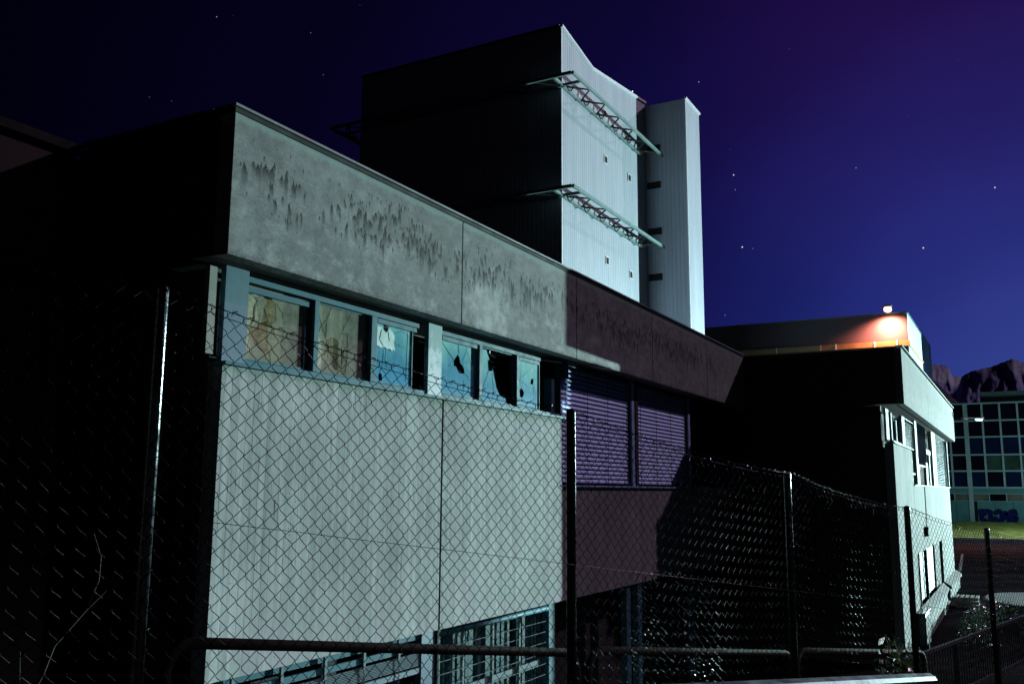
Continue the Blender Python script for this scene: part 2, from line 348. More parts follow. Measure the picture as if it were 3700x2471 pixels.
def m_curtain():
    t = NT('old_curtain'); X, Y, Z = t.xyz(); n = t.noise(t.scl(1, 1, .3), 6, 6); lo = t.mr(Z, 3.37, 3.34)
    c = t.mix(t.mr(n, .3, .7), (.40, .37, .24), (.52, .48, .34)); c = t.mix(t.ma('MULTIPLY', lo, .7), c, (.50, .36, .33)); return t.out(c, .9)
M_curt = m_curtain()
def m_cladding():
    t = NT('ribbed_metal_cladding'); n = t.noise(t.scl(1, 1, .12), .8, 5); f = t.noise(t.scl(6, 6, .5), 1.5, 4)
    c = t.mix(t.mr(n, .3, .7), (.39, .42, .50), (.48, .50, .58)); c = t.mix(1, c, t.mr(f, .3, .7, .93, 1.06), 'MULTIPLY'); return t.out(c, .5, .0, None, spec=.3)
M_clad = m_cladding()
M_steel = plain('green_grey_steel', (.20, .32, .31), .5, .2, sc=2)
M_coping = plain('white_coping', (.78, .76, .82), .5, .0, sc=1, var=.08)
M_wh = plain('shaded_warehouse_cladding', (.085, .065, .085), .6, sc=.4, var=.12)  # unlit face of the warehouse, shade put into the darker colour
M_whb = plain('lit_side_cladding', (.30, .42, .56), .6, sc=.3, var=.12)  # lit side of the same cladding, lamp's blue-white put into the colour
M_gut = plain('gutter_metal', (.30, .20, .09), .5, sc=1)
M_far = plain('far_frame_paint', (.26, .38, .44), .6, sc=.4)
M_fdark = plain('far_dark_glass', (.004, .006, .014), .5, sc=.2, var=.5, spec=.0)
M_fgreen = plain('far_curtained_glass', (.035, .075, .06), .5, sc=.4, var=.4, spec=.0)
M_fblue = plain('far_blue_glass', (.006, .014, .05), .4, sc=.3, var=.4, spec=.0)
M_fteal = plain('far_teal_panel', (.05, .19, .21), .6, sc=.5, var=.3)
M_fbeige = plain('far_beige_glass', (.09, .10, .08), .6, sc=.7, var=.5)

def m_asphalt(name, base, sc=1.):
    t = NT(name); n = t.noise(t.pos, .35*sc, 6, .6); g = t.noise(t.pos, 30*sc, 3, .8); b = t.noise(t.pos, 2.3*sc, 5)
    X, Y, Z = t.xyz(); r = t.ma('SQRT', t.ma('ADD', t.ma('POWER', t.ma('SUBTRACT', X, 20), 2), t.ma('POWER', t.ma('SUBTRACT', Y, -30), 2)))
    tr = t.mr(t.ma('SINE', t.ma('ADD', t.ma('MULTIPLY', r, 1.6), t.ma('MULTIPLY', n, 5))), .2, 1, .85, 1.35)
    c = t.mix(t.mr(n, .3, .7), tuple(q*.6 for q in base), tuple(q*1.4 for q in base)); c = t.mix(1, c, tr, 'MULTIPLY'); c = t.mix(1, c, t.mr(g, .3, .7, .7, 1.3), 'MULTIPLY')
    return t.out(c, t.mr(b, .4, .6, .9, 1), 0, g, .3, .01, .0)
M_asphalt = m_asphalt('asphalt', (.02, .019, .02))
M_lot = m_asphalt('parking_asphalt', (.034, .029, .033), .5)
def m_grass():
    t = NT('lawn'); n = t.noise(t.scl(1, 1, 1), .9, 6); g = t.noise(t.scl(.6, 5, 1), 4, 4)
    c = t.mix(t.mr(n, .35, .65), (.26, .32, .03), (.62, .66, .16)); c = t.mix(1, c, t.mr(g, .3, .7, .6, 1.3), 'MULTIPLY'); return t.out(c, .9, 0, g, .6, .05)
M_lawn = m_grass()
M_leaf = plain('wet_leaf', (.06, .09, .03), .22, sc=20, spec=.8)
M_stalk = plain('dry_stalk', (.09, .085, .07), .7, sc=30)
def m_mountain():
    t = NT('rock_and_snow'); X, Y, Z = t.xyz(); g = t.n('ShaderNodeNewGeometry'); sx = t.n('ShaderNodeSeparateXYZ'); t.l(g.outputs['Normal'], sx.inputs[0])
    n = t.noise(t.scl(.001, .001, .0018), 3.2, 10, .68); n2 = t.noise(t.scl(.001, .001, .001), 14, 6, .7)
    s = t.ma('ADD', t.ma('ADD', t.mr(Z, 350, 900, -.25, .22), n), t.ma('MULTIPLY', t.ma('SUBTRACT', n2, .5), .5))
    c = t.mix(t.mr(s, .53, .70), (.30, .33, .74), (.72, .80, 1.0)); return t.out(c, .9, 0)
M_mount = m_mountain()
M_forest = plain('dark_forest', (.012, .014, .012), .95, sc=.01)
def m_emit(name, col, s):
    t = NT(name); t.b.inputs['Emission Color'].default_value = (*col, 1); t.b.inputs['Emission Strength'].default_value = s; t.b.inputs['Base Color'].default_value = (*col, 1); return t.m
M_warm = m_emit('warm_lamp_glow', (1, .52, .32), 3.2)
M_cool = m_emit('cool_lamp_glow', (.66, 1.0, 1.0), 2.2)
M_coolhot = m_emit('cool_lamp_bright', (.60, 1.0, .95), 60)
M_housing = plain('lamp_housing', (.10, .11, .11), .5, .3, sc=5)

# ------------------------------------------------------------ the setting: ground, road, hills
def pf(s, p, z):                      # along / across the street line, street runs downhill
    a = R(-16.65); return Vector((math.cos(a)*s-math.sin(a)*p, math.sin(a)*s+math.cos(a)*p, z))
def sz(s): return max(-2.15, min(.9, -.134*s)+.16)
def grid_sheet(name, pts_fn, nu, nv, mat, kind='structure', thing_=None):
    v = [tuple(pts_fn(i/(nu), j/(nv))) for j in range(nv+1) for i in range(nu+1)]
    f = [(j*(nu+1)+i, j*(nu+1)+i+1, (j+1)*(nu+1)+i+1, (j+1)*(nu+1)+i) for j in range(nv) for i in range(nu)]
    o = MB().add(v, f).build(name, mat); o['kind'] = kind; return o
LOT = -3.3
g = MB().add([(-600, -3000, LOT), (9000, -3000, LOT), (9000, 3000, LOT), (-600, 3000, LOT)], [(0, 1, 2, 3)]).build('ground', M_lot); g['kind'] = 'structure'
def st(u, v):
    s = -14+u*48; e = 4.75 if s < 13.2 else 6.5
    p = -12+v*(e+12); return pf(s, p, sz(s)+.012*noise.noise(Vector((s*.7, p*.7, 0))))
grid_sheet('road', st, 120, 30, M_asphalt)
m = MB()
for i in range(48):                   # retaining wall under the street edge
    s0, s1 = -14+i, -13+i; e0 = 4.75 if s0 < 13.2 else 6.5; e1 = 4.75 if s1 < 13.2 else 6.5
    a, b = pf(s0, e0, sz(s0)), pf(s1, e1, sz(s1)); m.add([a, b, (b.x, b.y, LOT-.1), (a.x, a.y, LOT-.1)], [(0, 1, 2, 3)])
tag(m.build('retaining_wall', M_board2), 'low concrete retaining wall dropping from the road edge behind the wire fence', 'wall')
def gr(u, v):
    x = 112+v*37; y = -60+u*110; k = min(1, v*4)
    return (x, y, LOT+.02+.32*k+.5*v+.05*noise.noise(Vector((x*.4, y*.4, 0))))
grid_sheet('grass', gr, 220, 40, M_lawn, 'stuff')
m = MB().box(111.6, 112, -60, 50, LOT-.05, LOT+.14); o = m.build('kerb', M_board2); o['kind'] = 'structure'
# worn painted line on the lot
m = MB().add([(66, 3.75, LOT+.004), (84, 4.55, LOT+.004), (84, 4.72, LOT+.004), (66, 3.95, LOT+.004)], [(0, 1, 2, 3)]); o = m.build('painted_line', plain('worn_line_paint', (.20, .19, .18), .8, sc=2, var=.6)); o['kind'] = 'structure'

def massif(name, prof, dist, depth, mat, amp, a0, a1, n, rows, seed):
    def hgt(az):
        for (x0, y0), (x1, y1) in zip(prof, prof[1:]):
            if x0 <= az <= x1: return y0+(y1-y0)*(az-x0)/(x1-x0)
        return prof[0][1] if az < prof[0][0] else prof[-1][1]
    v = []; f = []
    for j in range(rows+1):
        t = j/rows                     # 0 foot .. 1 crest
        for i in range(n+1):
            az = a0+(a1-a0)*i/n; d = dist-depth*(1-t)
            top = math.tan(R(hgt(az)))*dist
            nn = noise.fractal(Vector((az*1.1-t*.8+seed, t*2.6, 0)), 1.0, 2.1, 6)
            rid = abs(noise.fractal(Vector((az*1.5+t*1.6+seed, t*3.4-az*.6+3, 1)), .9, 2.2, 7))
            dd = d+math.sin(t*math.pi)*depth*.12*nn
            z = top*(t**1.15)+amp*top*(nn*.5-rid*.8)*math.sin(t*math.pi)
            if j == rows: z = top*(1+.012*noise.fractal(Vector((az*9+seed, 0, 0)), .9, 2, 5))
            v.append((math.cos(R(az))*dd, math.sin(R(az))*dd, z+LOT if t == 0 else z))
    for j in range(rows):
        for i in range(n): f.append((j*(n+1)+i+1, j*(n+1)+i, (j+1)*(n+1)+i, (j+1)*(n+1)+i+1))
    o = MB().add(v, f).build(name, mat, smooth=True); o['kind'] = 'structure'; return o
massif('mountain', [(-9, 6.0), (-4, 6.7), (-.56, 7.03), (-.3, 7.15), (-.04, 7.28), (.37, 7.16), (1.07, 6.9), (1.77, 6.78), (2.27, 6.62), (2.55, 6.45), (2.9, 5.6), (4, 5.2), (9, 5)], 6800, 2400, M_mount, .13, -9, 9, 260, 60, 3.1)
massif('mountain', [(0, 4.2), (1.5, 5.2), (2.3, 6.1), (2.63, 6.44), (3.05, 6.5), (3.2, 7.0), (3.5, 7.12), (4.1, 7.2), (5, 7.6), (8, 8.4), (14, 8.0)], 8200, 3600, M_mount, .13, 0, 14, 260, 60, 9.4)
massif('hill', [(-9, 3.2), (1.0, 3.9), (2.4, 4.6), (3.0, 5.2), (3.9, 6.2), (6, 6.6), (12, 5)], 3400, 900, M_forest, .1, -9, 12, 220, 20, 5.5)

# ------------------------------------------------------------ near office building
B1 = thing('office_building', 'long low derelict concrete office building with smashed strip windows behind the wire fence', 'building', (7.5, 8, LOT))
FB, FT = 4.15, 5.80
brk = [7.1, 11.975, 16.26, 20.56, 24.93, 28.88]
for i in range(5):
    x0 = brk[i]+(.011 if i else 0); x1 = brk[i+1]-.011
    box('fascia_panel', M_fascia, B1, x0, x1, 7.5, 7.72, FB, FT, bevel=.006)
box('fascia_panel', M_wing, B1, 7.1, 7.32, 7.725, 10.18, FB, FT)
box('parapet_backing', M_dark, B1, 7.33, 28.88, 7.725, 10.1, 4.24, 5.8)
box('soffit', M_soffit, B1, 7.33, 28.88, 7.73, 7.93, 4.16, 4.235); box('ceiling', M_dark, B1, 7.33, 28.88, 7.935, 8.7, 4.158, 4.235)
box('roof_flashing', M_cap, B1, 7.06, 28.88, 7.45, 7.80, 5.855, 5.885); box('flashing_shade_strip', M_gap, B1, 7.09, 28.88, 7.485, 7.79, 5.802, 5.853)  # dark strip painted in for the shade under the flashing
box('roof_flashing', M_cap, B1, 7.06, 7.40, 7.81, 10.14, 5.855, 5.885)
box('roof', M_dark, B1, 7.41, 28.88, 7.81, 30, 5.81, 5.86)
box('core', M_dark, B1, 7.66, 28.88, 8.72, 29.9, LOT, 4.15)
for x0, x1 in ((7.5, 12.08), (12.135, 16.42)): box('wall_panel', M_board, B1, x0, x1, 7.9, 8.12, -.5, 2.985)
box('joint', M_gap, B1, 12.081, 12.134, 7.912, 8.1, -.498, 2.98)
for x0, x1 in ((16.44, 20.72), (20.745, 24.9), (24.925, 28.88)): box('wall_panel', M_board2, B1, x0, x1, 7.905, 8.12, -.5, 1.66)
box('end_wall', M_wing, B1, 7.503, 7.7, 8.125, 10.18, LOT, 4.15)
box('window_sill', M_frame, B1, 7.48, 16.75, 7.83, 8.14, 2.99, 3.03)
box('window_sill', M_blind, B1, 16.5, 28.88, 7.83, 8.14, 1.665, 1.70)
# upper strip windows
box('corner_batten', M_wood, B1, 7.2, 7.31, 7.86, 7.93, 3.08, 4.08)
box('spandrel_panel', M_panel, B1, 7.5, 7.865, 7.92, 8.0, 3.035, 4.155)
box('spandrel_panel', M_rime, B1, 11.70, 12.075, 7.92, 8.0, 3.035, 4.155)
for x0, x1 in ((7.87, 11.45), (12.08, 15.55)): box('head_rail', M_frame, B1, x0, x1, 7.93, 8.02, 4.03, 4.10, bevel=.004)
for x0, x1 in ((7.87, 11.69), (12.08, 16.4)): box('bottom_rail', M_frame, B1, x0, x1, 7.94, 8.02, 3.035, 3.09, bevel=.004)
for x0, x1, y0 in ((9.06, 9.15, 7.925), (10.27, 10.40, 7.925), (13.255, 13.345, 7.925), (14.585, 14.675, 7.925), (15.97, 16.10, 7.91)):
    box('mullion', M_frame, B1, x0, x1, y0, 8.08, 3.092, 4.028 if x1 < 15.9 else 3.75, bevel=.004)  # last post shortened to its lit part, shade put into the shape
box('mullion', M_frame, B1, 16.6, 16.72, 7.9, 8.0, 3.82, 4.145)  # stub of a post: only the lit part is modelled
K3 = .9925; TRW = set()
def tr(P): return [(x*K3, 1.6+(z-1.6)*K3) for x, z in P]
def cracks(segs, y, name, mat, par, r=.0028):
    m = MB(); segs = [tr(g) for g in segs] if par.name in TRW else segs
    for seg in segs:
        P = []
        for (x0, z0), (x1, z1) in zip(seg, seg[1:]):
            k = max(2, int(math.hypot(x1-x0, z1-z0)/.05))
            for i in range(k): 
                t = i/k; P.append((x0+(x1-x0)*t+rnd.uniform(-.006, .006), y, z0+(z1-z0)*t+rnd.uniform(-.006, .006)))
        P.append((seg[-1][0], y, seg[-1][1])); m.tube(P, r, 4); m.build(name, mat, par); m = MB()
def sparks(cs, y, par, n=14, spread=.06):
    m = MB(); cs = tr(cs) if par.name in TRW else cs
    for cx, cz in cs:
        for i in range(n):
            x, z = cx+rnd.gauss(0, spread), cz+rnd.gauss(0, spread); s = rnd.uniform(.002, .006); a = rnd.uniform(0, 6)
            m.add([(x+s*math.cos(a), y-.002, z+s*math.sin(a)), (x+s*math.cos(a+2), y-.004, z+s*math.sin(a+2)), (x+s*math.cos(a+4), y-.001, z+s*math.sin(a+4))], [(0, 1, 2)])
    return tag(m.build('glass_splinters', M_crack, par), kind='stuff')
def sash(x0, x1, z0, z1, y, w=.022, name='window'):
    m = MB().box(x0, x0+w, y-.018, y+.03, z0, z1).box(x1-w, x1, y-.018, y+.03, z0, z1).box(x0+w, x1-w, y-.018, y+.03, z0, z0+w).box(x0+w, x1-w, y-.018, y+.03, z1-w, z1)
    return m.build(name, M_frame, B1)
RECT = lambda x0, x1, z0, z1: [(x0, z0), (x1, z0), (x1, z1), (x0, z1)]
# window 1: clear glass, chipboard behind
w1 = sash(7.87, 8.96, 3.10, 4.0, 8.0)
h1 = [(8.18, 3.93), (8.26, 3.87), (8.21, 3.78), (8.2, 3.67), (8.19, 3.61), (8.15, 3.56), (8.09, 3.52), (7.99, 3.5), (8.0, 3.42), (8.02, 3.35), (8.15, 3.3), (8.27, 3.25), (8.32, 3.25), (8.3, 3.39), (8.27, 3.53), (8.35, 3.56), (8.43, 3.66), (8.4, 3.76), (8.41, 3.85), (8.36, 3.9), (8.34, 3.93), (8.26, 3.92)]
plate(RECT(7.89, 8.94, 3.12, 3.98), [h1], 8.0, 8.006).build('pane', M_glass, w1)
box('blind_box', M_frame, w1, 7.89, 9.0, 7.955, 7.98, 3.92, 3.985)
cracks([[h1[i] for i in range(0, 9)]], 8.05, 'crack', M_crackd, w1, .007)
cracks([[(8.27, 3.25), (8.3, 3.39), (8.28, 3.53)], [(8.43, 3.66), (8.41, 3.85), (8.36, 3.9)], [(8.0, 3.93), (8.07, 3.86), (8.18, 3.9)], [(7.92, 3.95), (7.98, 3.9), (8.1, 3.91)], [(8.42, 3.88), (8.52, 3.8), (8.56, 3.7)], [(8.35, 3.25), (8.37, 3.12)]], 7.998, 'crack', M_crack, w1, .003)
cracks([[(8.1, 3.88), (8.04, 3.75), (8.06, 3.6)], [(8.26, 3.25), (8.1, 3.30), (8.02, 3.42)]], 7.998, 'crack', M_crackd, w1, .0025)
sparks([(8.3, 3.92)], 8.0, w1, 18, .05)
box('backing_board', M_osb, w1, 7.86, 9.1, 8.075, 8.10, 3.05, 4.05)
# window 2
w2 = sash(9.16, 10.22, 3.10, 4.025, 8.0, .014)
h2 = [(9.38, 3.55), (9.51, 3.61), (9.61, 3.59), (9.71, 3.51), (9.74, 3.41), (9.72, 3.26), (9.67, 3.16), (9.58, 3.18), (9.46, 3.27), (9.39, 3.38), (9.33, 3.28), (9.21, 3.15), (9.28, 3.27), (9.28, 3.4), (9.32, 3.42), (9.39, 3.44)]
plate(RECT(9.175, 10.205, 3.115, 4.01), [h2], 8.0, 8.006).build('pane', M_glass, w2)
cracks([[(9.19, 3.95), (9.29, 3.73), (9.38, 3.57)], [(9.21, 3.6), (9.3, 3.75), (9.38, 3.83), (9.47, 4.0)], [(9.38, 3.78), (9.38, 3.6)], [(9.82, 3.7), (9.84, 3.4), (9.8, 3.15)]], 7.998, 'crack', M_crackd, w2, .0028)
cracks([[(9.9, 4.0), (9.81, 3.85), (9.7, 3.71), (9.66, 3.6)], [(9.78, 3.5), (9.76, 3.35), (9.72, 3.2)]], 7.998, 'crack', M_crack, w2, .002)
sparks([(9.35, 3.65), (9.6, 3.62), (9.75, 3.35)], 8.0, w2, 10, .05)
m = MB()
for i in range(26):                     # curtain with soft folds
    a, b = 9.12+i*.0475, 9.12+(i+1)*.0475; ya, yb = 8.085+.008*math.sin(i*1.3), 8.085+.008*math.sin((i+1)*1.3)
    m.add([(a, ya, 3.05), (b, yb, 3.05), (b, yb, 4.08), (a, ya, 4.08)], [(0, 1, 2, 3)])
m.build('curtain', M_curt, w2)
# window 3
Y3 = 7.99
w3 = sash(10.41, 11.35, 3.10, 4.025, Y3, .02); TRW.add(w3.name)
h3 = [(10.69, 3.985), (10.77, 3.97), (10.84, 3.965), (10.8, 3.93), (10.72, 3.88), (10.68, 3.89), (10.71, 3.94)]
h3b = [(10.64, 3.27), (10.7, 3.24), (10.71, 3.15), (10.64, 3.15), (10.61, 3.21)]
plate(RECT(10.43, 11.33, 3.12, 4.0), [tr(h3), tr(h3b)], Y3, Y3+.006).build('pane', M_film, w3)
box('blind_box', M_frame, w3, 10.43, 11.40, 7.94, 7.965, 3.955, 4.02)
ragged = [(10.49, 3.94), (10.66, 3.93), (10.75, 3.86), (10.84, 3.94), (10.97, 3.86), (10.96, 3.72), (10.99, 3.62), (10.94, 3.65), (10.92, 3.61), (10.86, 3.64), (10.8, 3.63), (10.72, 3.65), (10.64, 3.63), (10.55, 3.65), (10.49, 3.62)]
plate(tr(ragged), [], Y3-.012, Y3-.009).build('film_remnant', M_white, w3)
cracks([[(10.97, 3.86), (11.2, 3.95), (11.38, 3.9)], [(10.95, 3.76), (11.15, 3.72), (11.4, 3.72)], [(11.36, 3.97), (11.34, 3.6), (11.33, 3.2)], [(10.75, 3.62), (10.75, 3.4), (10.69, 3.28)], [(10.82, 3.62), (10.8, 3.42), (10.86, 3.36)], [(10.66, 3.9), (10.6, 3.75), (10.7, 3.66)], [(10.8, 3.9), (10.85, 3.75)]], Y3-.014, 'crack', M_crack, w3, .003)
sparks([(10.68, 3.25), (11.38, 3.75), (10.78, 3.5)], Y3, w3, 9, .04)
# window 4
w4 = sash(12.11, 13.24, 3.10, 4.025, Y3, .02); TRW.add(w4.name)
h4 = [(12.76, 3.81), (12.81, 3.76), (12.84, 3.67), (12.91, 3.64), (12.95, 3.6), (12.98, 3.52), (12.91, 3.5), (12.81, 3.5), (12.74, 3.56), (12.71, 3.6), (12.64, 3.6), (12.63, 3.69), (12.68, 3.73)]
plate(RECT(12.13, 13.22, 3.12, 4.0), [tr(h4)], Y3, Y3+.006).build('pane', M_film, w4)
box('blind_box', M_frame, w4, 12.13, 13.20, 7.94, 7.965, 3.955, 4.02)
cracks([[(12.25, 3.96), (12.45, 3.82), (12.62, 3.71)], [(12.47, 3.58), (12.63, 3.68)], [(12.76, 3.97), (12.77, 3.84)], [(13.05, 3.96), (12.98, 3.83), (12.9, 3.7)], [(13.24, 3.77), (12.95, 3.67)], [(13.24, 3.53), (12.99, 3.59)], [(13.14, 3.43), (12.97, 3.51)], [(13.2, 3.62), (13.15, 3.78), (13.03, 3.89)]], Y3-.004, 'crack', M_crack, w4, .0022)
cracks([[(12.25, 3.96), (12.62, 3.70)], [(12.78, 3.97), (12.79, 3.82)], [(12.95, 3.4), (12.94, 3.15)]], Y3-.003, 'crack', M_crackd, w4, .002)
sparks([(12.95, 3.46), (13.1, 3.52), (12.85, 3.45), (12.78, 3.8)], Y3, w4, 12, .05)
# window 5: only a jagged remnant
w5 = sash(13.36, 14.57, 3.10, 4.025, Y3, .016); TRW.add(w5.name)
rem = [(13.475, 3.115), (14.43, 3.115), (14.41, 3.17), (14.39, 3.22), (14.30, 3.23), (14.17, 3.27), (14.08, 3.36), (14.05, 3.41), (13.99, 3.55), (13.94, 3.68), (13.92, 3.72), (13.89, 3.66), (13.77, 3.65), (13.75, 3.82), (13.8, 3.85), (13.72, 3.97), (13.69, 4.01), (13.475, 4.01)]
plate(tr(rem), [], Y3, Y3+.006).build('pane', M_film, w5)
plate(tr([(13.79, 4.01), (13.84, 4.01), (13.815, 3.95)]), [], Y3, Y3+.006).build('glass_shard', M_white, w5)
cracks([rem[1:16]], Y3-.002, 'crack', M_crack, w5, .0025); cracks([[(13.76, 3.64), (13.62, 3.4), (13.55, 3.2)], [(13.9, 3.62), (13.95, 3.3), (13.9, 3.12)]], Y3-.003, 'crack', M_crackd, w5, .002)
sparks([(13.9, 3.45), (14.1, 3.3), (14.35, 3.2)], Y3, w5, 10, .05)
# window 6
w6 = sash(14.69, 15.58, 3.10, 4.025, Y3, .018); TRW.add(w6.name)
h6 = [(15.38, 3.68), (15.48, 3.70), (15.46, 3.58), (15.34, 3.58)]; h6b = [(14.98, 3.47), (15.05, 3.44), (15.1, 3.39), (15.07, 3.33), (15.0, 3.28), (14.93, 3.32), (14.92, 3.42)]
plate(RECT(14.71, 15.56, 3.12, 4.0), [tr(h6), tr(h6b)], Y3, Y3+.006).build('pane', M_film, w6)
box('blind_box', M_frame, w6, 14.71, 15.50, 7.94, 7.965, 3.955, 4.02)
cracks([[(14.93, 3.62), (14.84, 3.66)], [(14.93, 3.62), (14.91, 3.9)], [(14.93, 3.62), (15.2, 3.75), (15.46, 3.91)], [(14.93, 3.62), (15.05, 3.48)], [(14.93, 3.62), (14.84, 3.46)], [(14.93, 3.62), (15.15, 3.55), (15.32, 3.5)], [(15.5, 3.55), (15.55, 3.3), (15.5, 3.15)]], Y3-.015, 'crack', M_crack, w6, .0025)
sparks([(15.5, 3.62), (15.0, 3.5), (15.4, 3.3), (15.55, 3.35)], Y3, w6, 12, .05)
# big windows with venetian blinds
def blinds(x0, x1, z0, z1, y, mat, par, pitch=.0935, cords=3, closed=.97, wob=.004):
    w = MB().box(x0-.035, x0-.005, y-.05, y+.06, z0, z1).box(x1+.005, x1+.035, y-.05, y+.06, z0, z1).box(x0-.035, x1+.035, y-.05, y+.06, z1, z1+.02).build('window', M_frame, par)
    m = MB(); n = int((z1-z0)/pitch)
    for i in range(n):
        z = z0+.03+i*pitch; prev = None
        tilt = closed*pitch; P = []
        for k in range(5):
            a = k/4; P.append((y-.014*math.sin(a*math.pi)+.045*a, z+tilt*a))
        seg = max(2, int((x1-x0)/.5))
        for sgi in range(seg):
            xa, xb = x0+(x1-x0)*sgi/seg, x0+(x1-x0)*(sgi+1)/seg
            da, db = [wob*noise.noise(Vector((q*1.7, i*3.1, 0))) for q in (xa, xb)]
            for k in range(4):
                (ya, za), (yb, zb) = P[k], P[k+1]
                m.add([(xa, ya, za+da), (xb, ya, za+db), (xb, yb, zb+db), (xa, yb, zb+da)], [(0, 1, 2, 3)])
    m.build('blind', mat, w, smooth=True)
    for k in range(cords):
        xx = x0+(x1-x0)*(.06+.88*k/(cords-1)); box('blind_cord', M_gap, w, xx-.008, xx+.008, y-.036, y-.031, z0+.02, z1)
    return w
blinds(16.52, 20.28, 1.72, 4.1, 8.02, M_blind, B1, cords=4)
blinds(20.74, 24.50, 1.72, 4.1, 8.02, M_blind, B1, cords=4)
box('pane', M_fdark, B1, 24.95, 28.7, 8.04, 8.06, 1.72, 4.1)
box('mullion', M_blind, B1, 20.34, 20.52, 7.96, 8.08, 1.705, 4.15); box('mullion', M_gap, B1, 20.53, 20.69, 7.94, 8.1, 1.705, 4.15)
box('mullion', M_blind, B1, 24.56, 24.72, 7.96, 8.08, 1.705, 4.15)
# ground floor windows below the wall
MG = M_frame
box('mullion', M_panel, B1, 11.77, 12.13, 7.98, 8.1, LOT, -.505); box('mullion', M_gap, B1, 12.15, 12.2, 7.95, 8.1, LOT, -.505); box('mullion', M_frame2, B1, 12.205, 12.24, 7.96, 8.06, LOT, -.505)
for x in (16.0, 19.9, 20.6, 24.6): box('mullion', M_frame, B1, x, x+.25, 7.98, 8.12, LOT, -.505)
gw = MB().box(7.6, 11.76, 8.02, 8.06, -.60, -.51).box(7.6, 11.76, 7.99, 8.03, -.74, -.66).box(7.6, 7.64, 8.0, 8.05, -.66, -.60).build('window', M_frame, B1)
m = MB()
for i in range(9): m.box(7.6, 11.76, 8.0, 8.05, -.80-i*.021, -.793-i*.021)
m.build('blind', M_blind2, gw); box('blind_box', M_blind2, gw, 7.6, 11.76, 7.995, 8.04, -1.075, -1.0)
for x in (7.95, 8.75, 9.55, 10.35, 11.15): box('bracket', M_frame2, gw, x, x+.045, 7.95, 7.985, -.80, -.52)
for x in (9.57, 10.37, 11.17): MB().tube([(x+.02+.018*math.sin(i*1.9), 7.97, -.78-i*.022) for i in range(18)], .009, 5).build('frayed_cord', M_wood, gw)
box('pane', M_fdark, gw, 7.6, 11.76, 8.1, 8.12, LOT, -1.08)
gw = MB().tube([(12.25, 7.97, -.585), (15.9, 7.97, -.585)], .045, 12).build('window', M_frame, B1, smooth=True)
m = MB(); x = 12.3
while x < 15.9:
    w = rnd.uniform(.05, .16); m.box(x, x+w, 8.12+rnd.uniform(0, .08), 8.24, LOT, -.62); x += w+rnd.choice((.01, .02, .06, .16))
m.build('vertical_blind', plain('teal_fabric', (.035, .11, .12), .8, sc=6, var=.5), gw)
for x in (12.62, 13.25, 13.9, 14.75): MB().tube([(x+.02*math.sin(i*1.1), 7.93, -.60-i*.04) for i in range(rnd.randint(6, 12))], .013, 5).build('rope', M_wood, gw)
for k in range(7): MB().tube([(12.26, 8.0, -.82-k*.19), (15.9, 8.0, -.82-k*.19)], .006, 4).build('guard_wire', M_frame2, gw)
for x in (13.0, 13.95, 14.9): box('glazing_bar', M_frame2, gw, x, x+.05, 8.02, 8.07, LOT, -.62)
box('glazing_bar', M_frame2, gw, 13.1, 15.8, 8.075, 8.11, -1.62, -1.50)

# stepped-back wing at the far left
W0 = thing('office_wing', 'dim set back concrete wing with a dark roof edge at the far left', 'building', (0, 10.2, LOT))
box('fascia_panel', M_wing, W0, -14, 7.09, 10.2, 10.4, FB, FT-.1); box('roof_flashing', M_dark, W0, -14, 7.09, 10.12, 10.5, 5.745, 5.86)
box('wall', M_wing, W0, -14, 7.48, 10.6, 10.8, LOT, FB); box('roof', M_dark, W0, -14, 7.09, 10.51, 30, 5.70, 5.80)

# ------------------------------------------------------------ right office block
B2 = thing('office_building', 'brightly lit concrete office block with torn blinds beside the parking lot', 'building', (28.9, 3, LOT))
X0 = 28.9
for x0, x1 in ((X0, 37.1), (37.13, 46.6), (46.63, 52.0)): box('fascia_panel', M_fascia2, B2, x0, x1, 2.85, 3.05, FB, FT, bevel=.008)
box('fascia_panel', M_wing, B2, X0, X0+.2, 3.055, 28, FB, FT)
box('roof_flashing', M_frame2, B2, X0-.03, 52.05, 2.80, 3.0, 5.845, 5.88); box('roof', M_dark, B2, X0+.2, 52, 3.06, 28, 5.7, 5.8)
box('soffit', M_soffit, B2, X0+.21, 52, 3.06, 27.9, 4.153, 4.22)
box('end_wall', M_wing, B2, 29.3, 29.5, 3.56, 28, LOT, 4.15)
box('core', M_dark, B2, 29.55, 51.8, 3.9, 27.9, LOT, 4.15)
YW = 3.25
box('wall_panel', M_boardR, B2, 29.3, 34.3, YW, YW+.25, -.5, 3.02)
for x0, x1 in ((34.33, 38.15), (38.19, 45.2), (45.24, 51.9)): box('wall_panel', M_boardR, B2, x0, x1, YW, YW+.25, -.45, 1.82)
box('wall_panel', M_boardR, B2, 29.3, 34.0, YW, YW+.25, LOT, -.503)
box('wall_panel', M_boardR, B2, 46.2, 51.9, YW, YW+.25, LOT, -.453)
box('window_sill', M_frame2, B2, 29.2, 34.6, YW-.06, YW+.2, 3.023, 3.06); box('window_sill', M_frame2, B2, 34.4, 52.0, YW-.06, YW+.2, 1.823, 1.86)
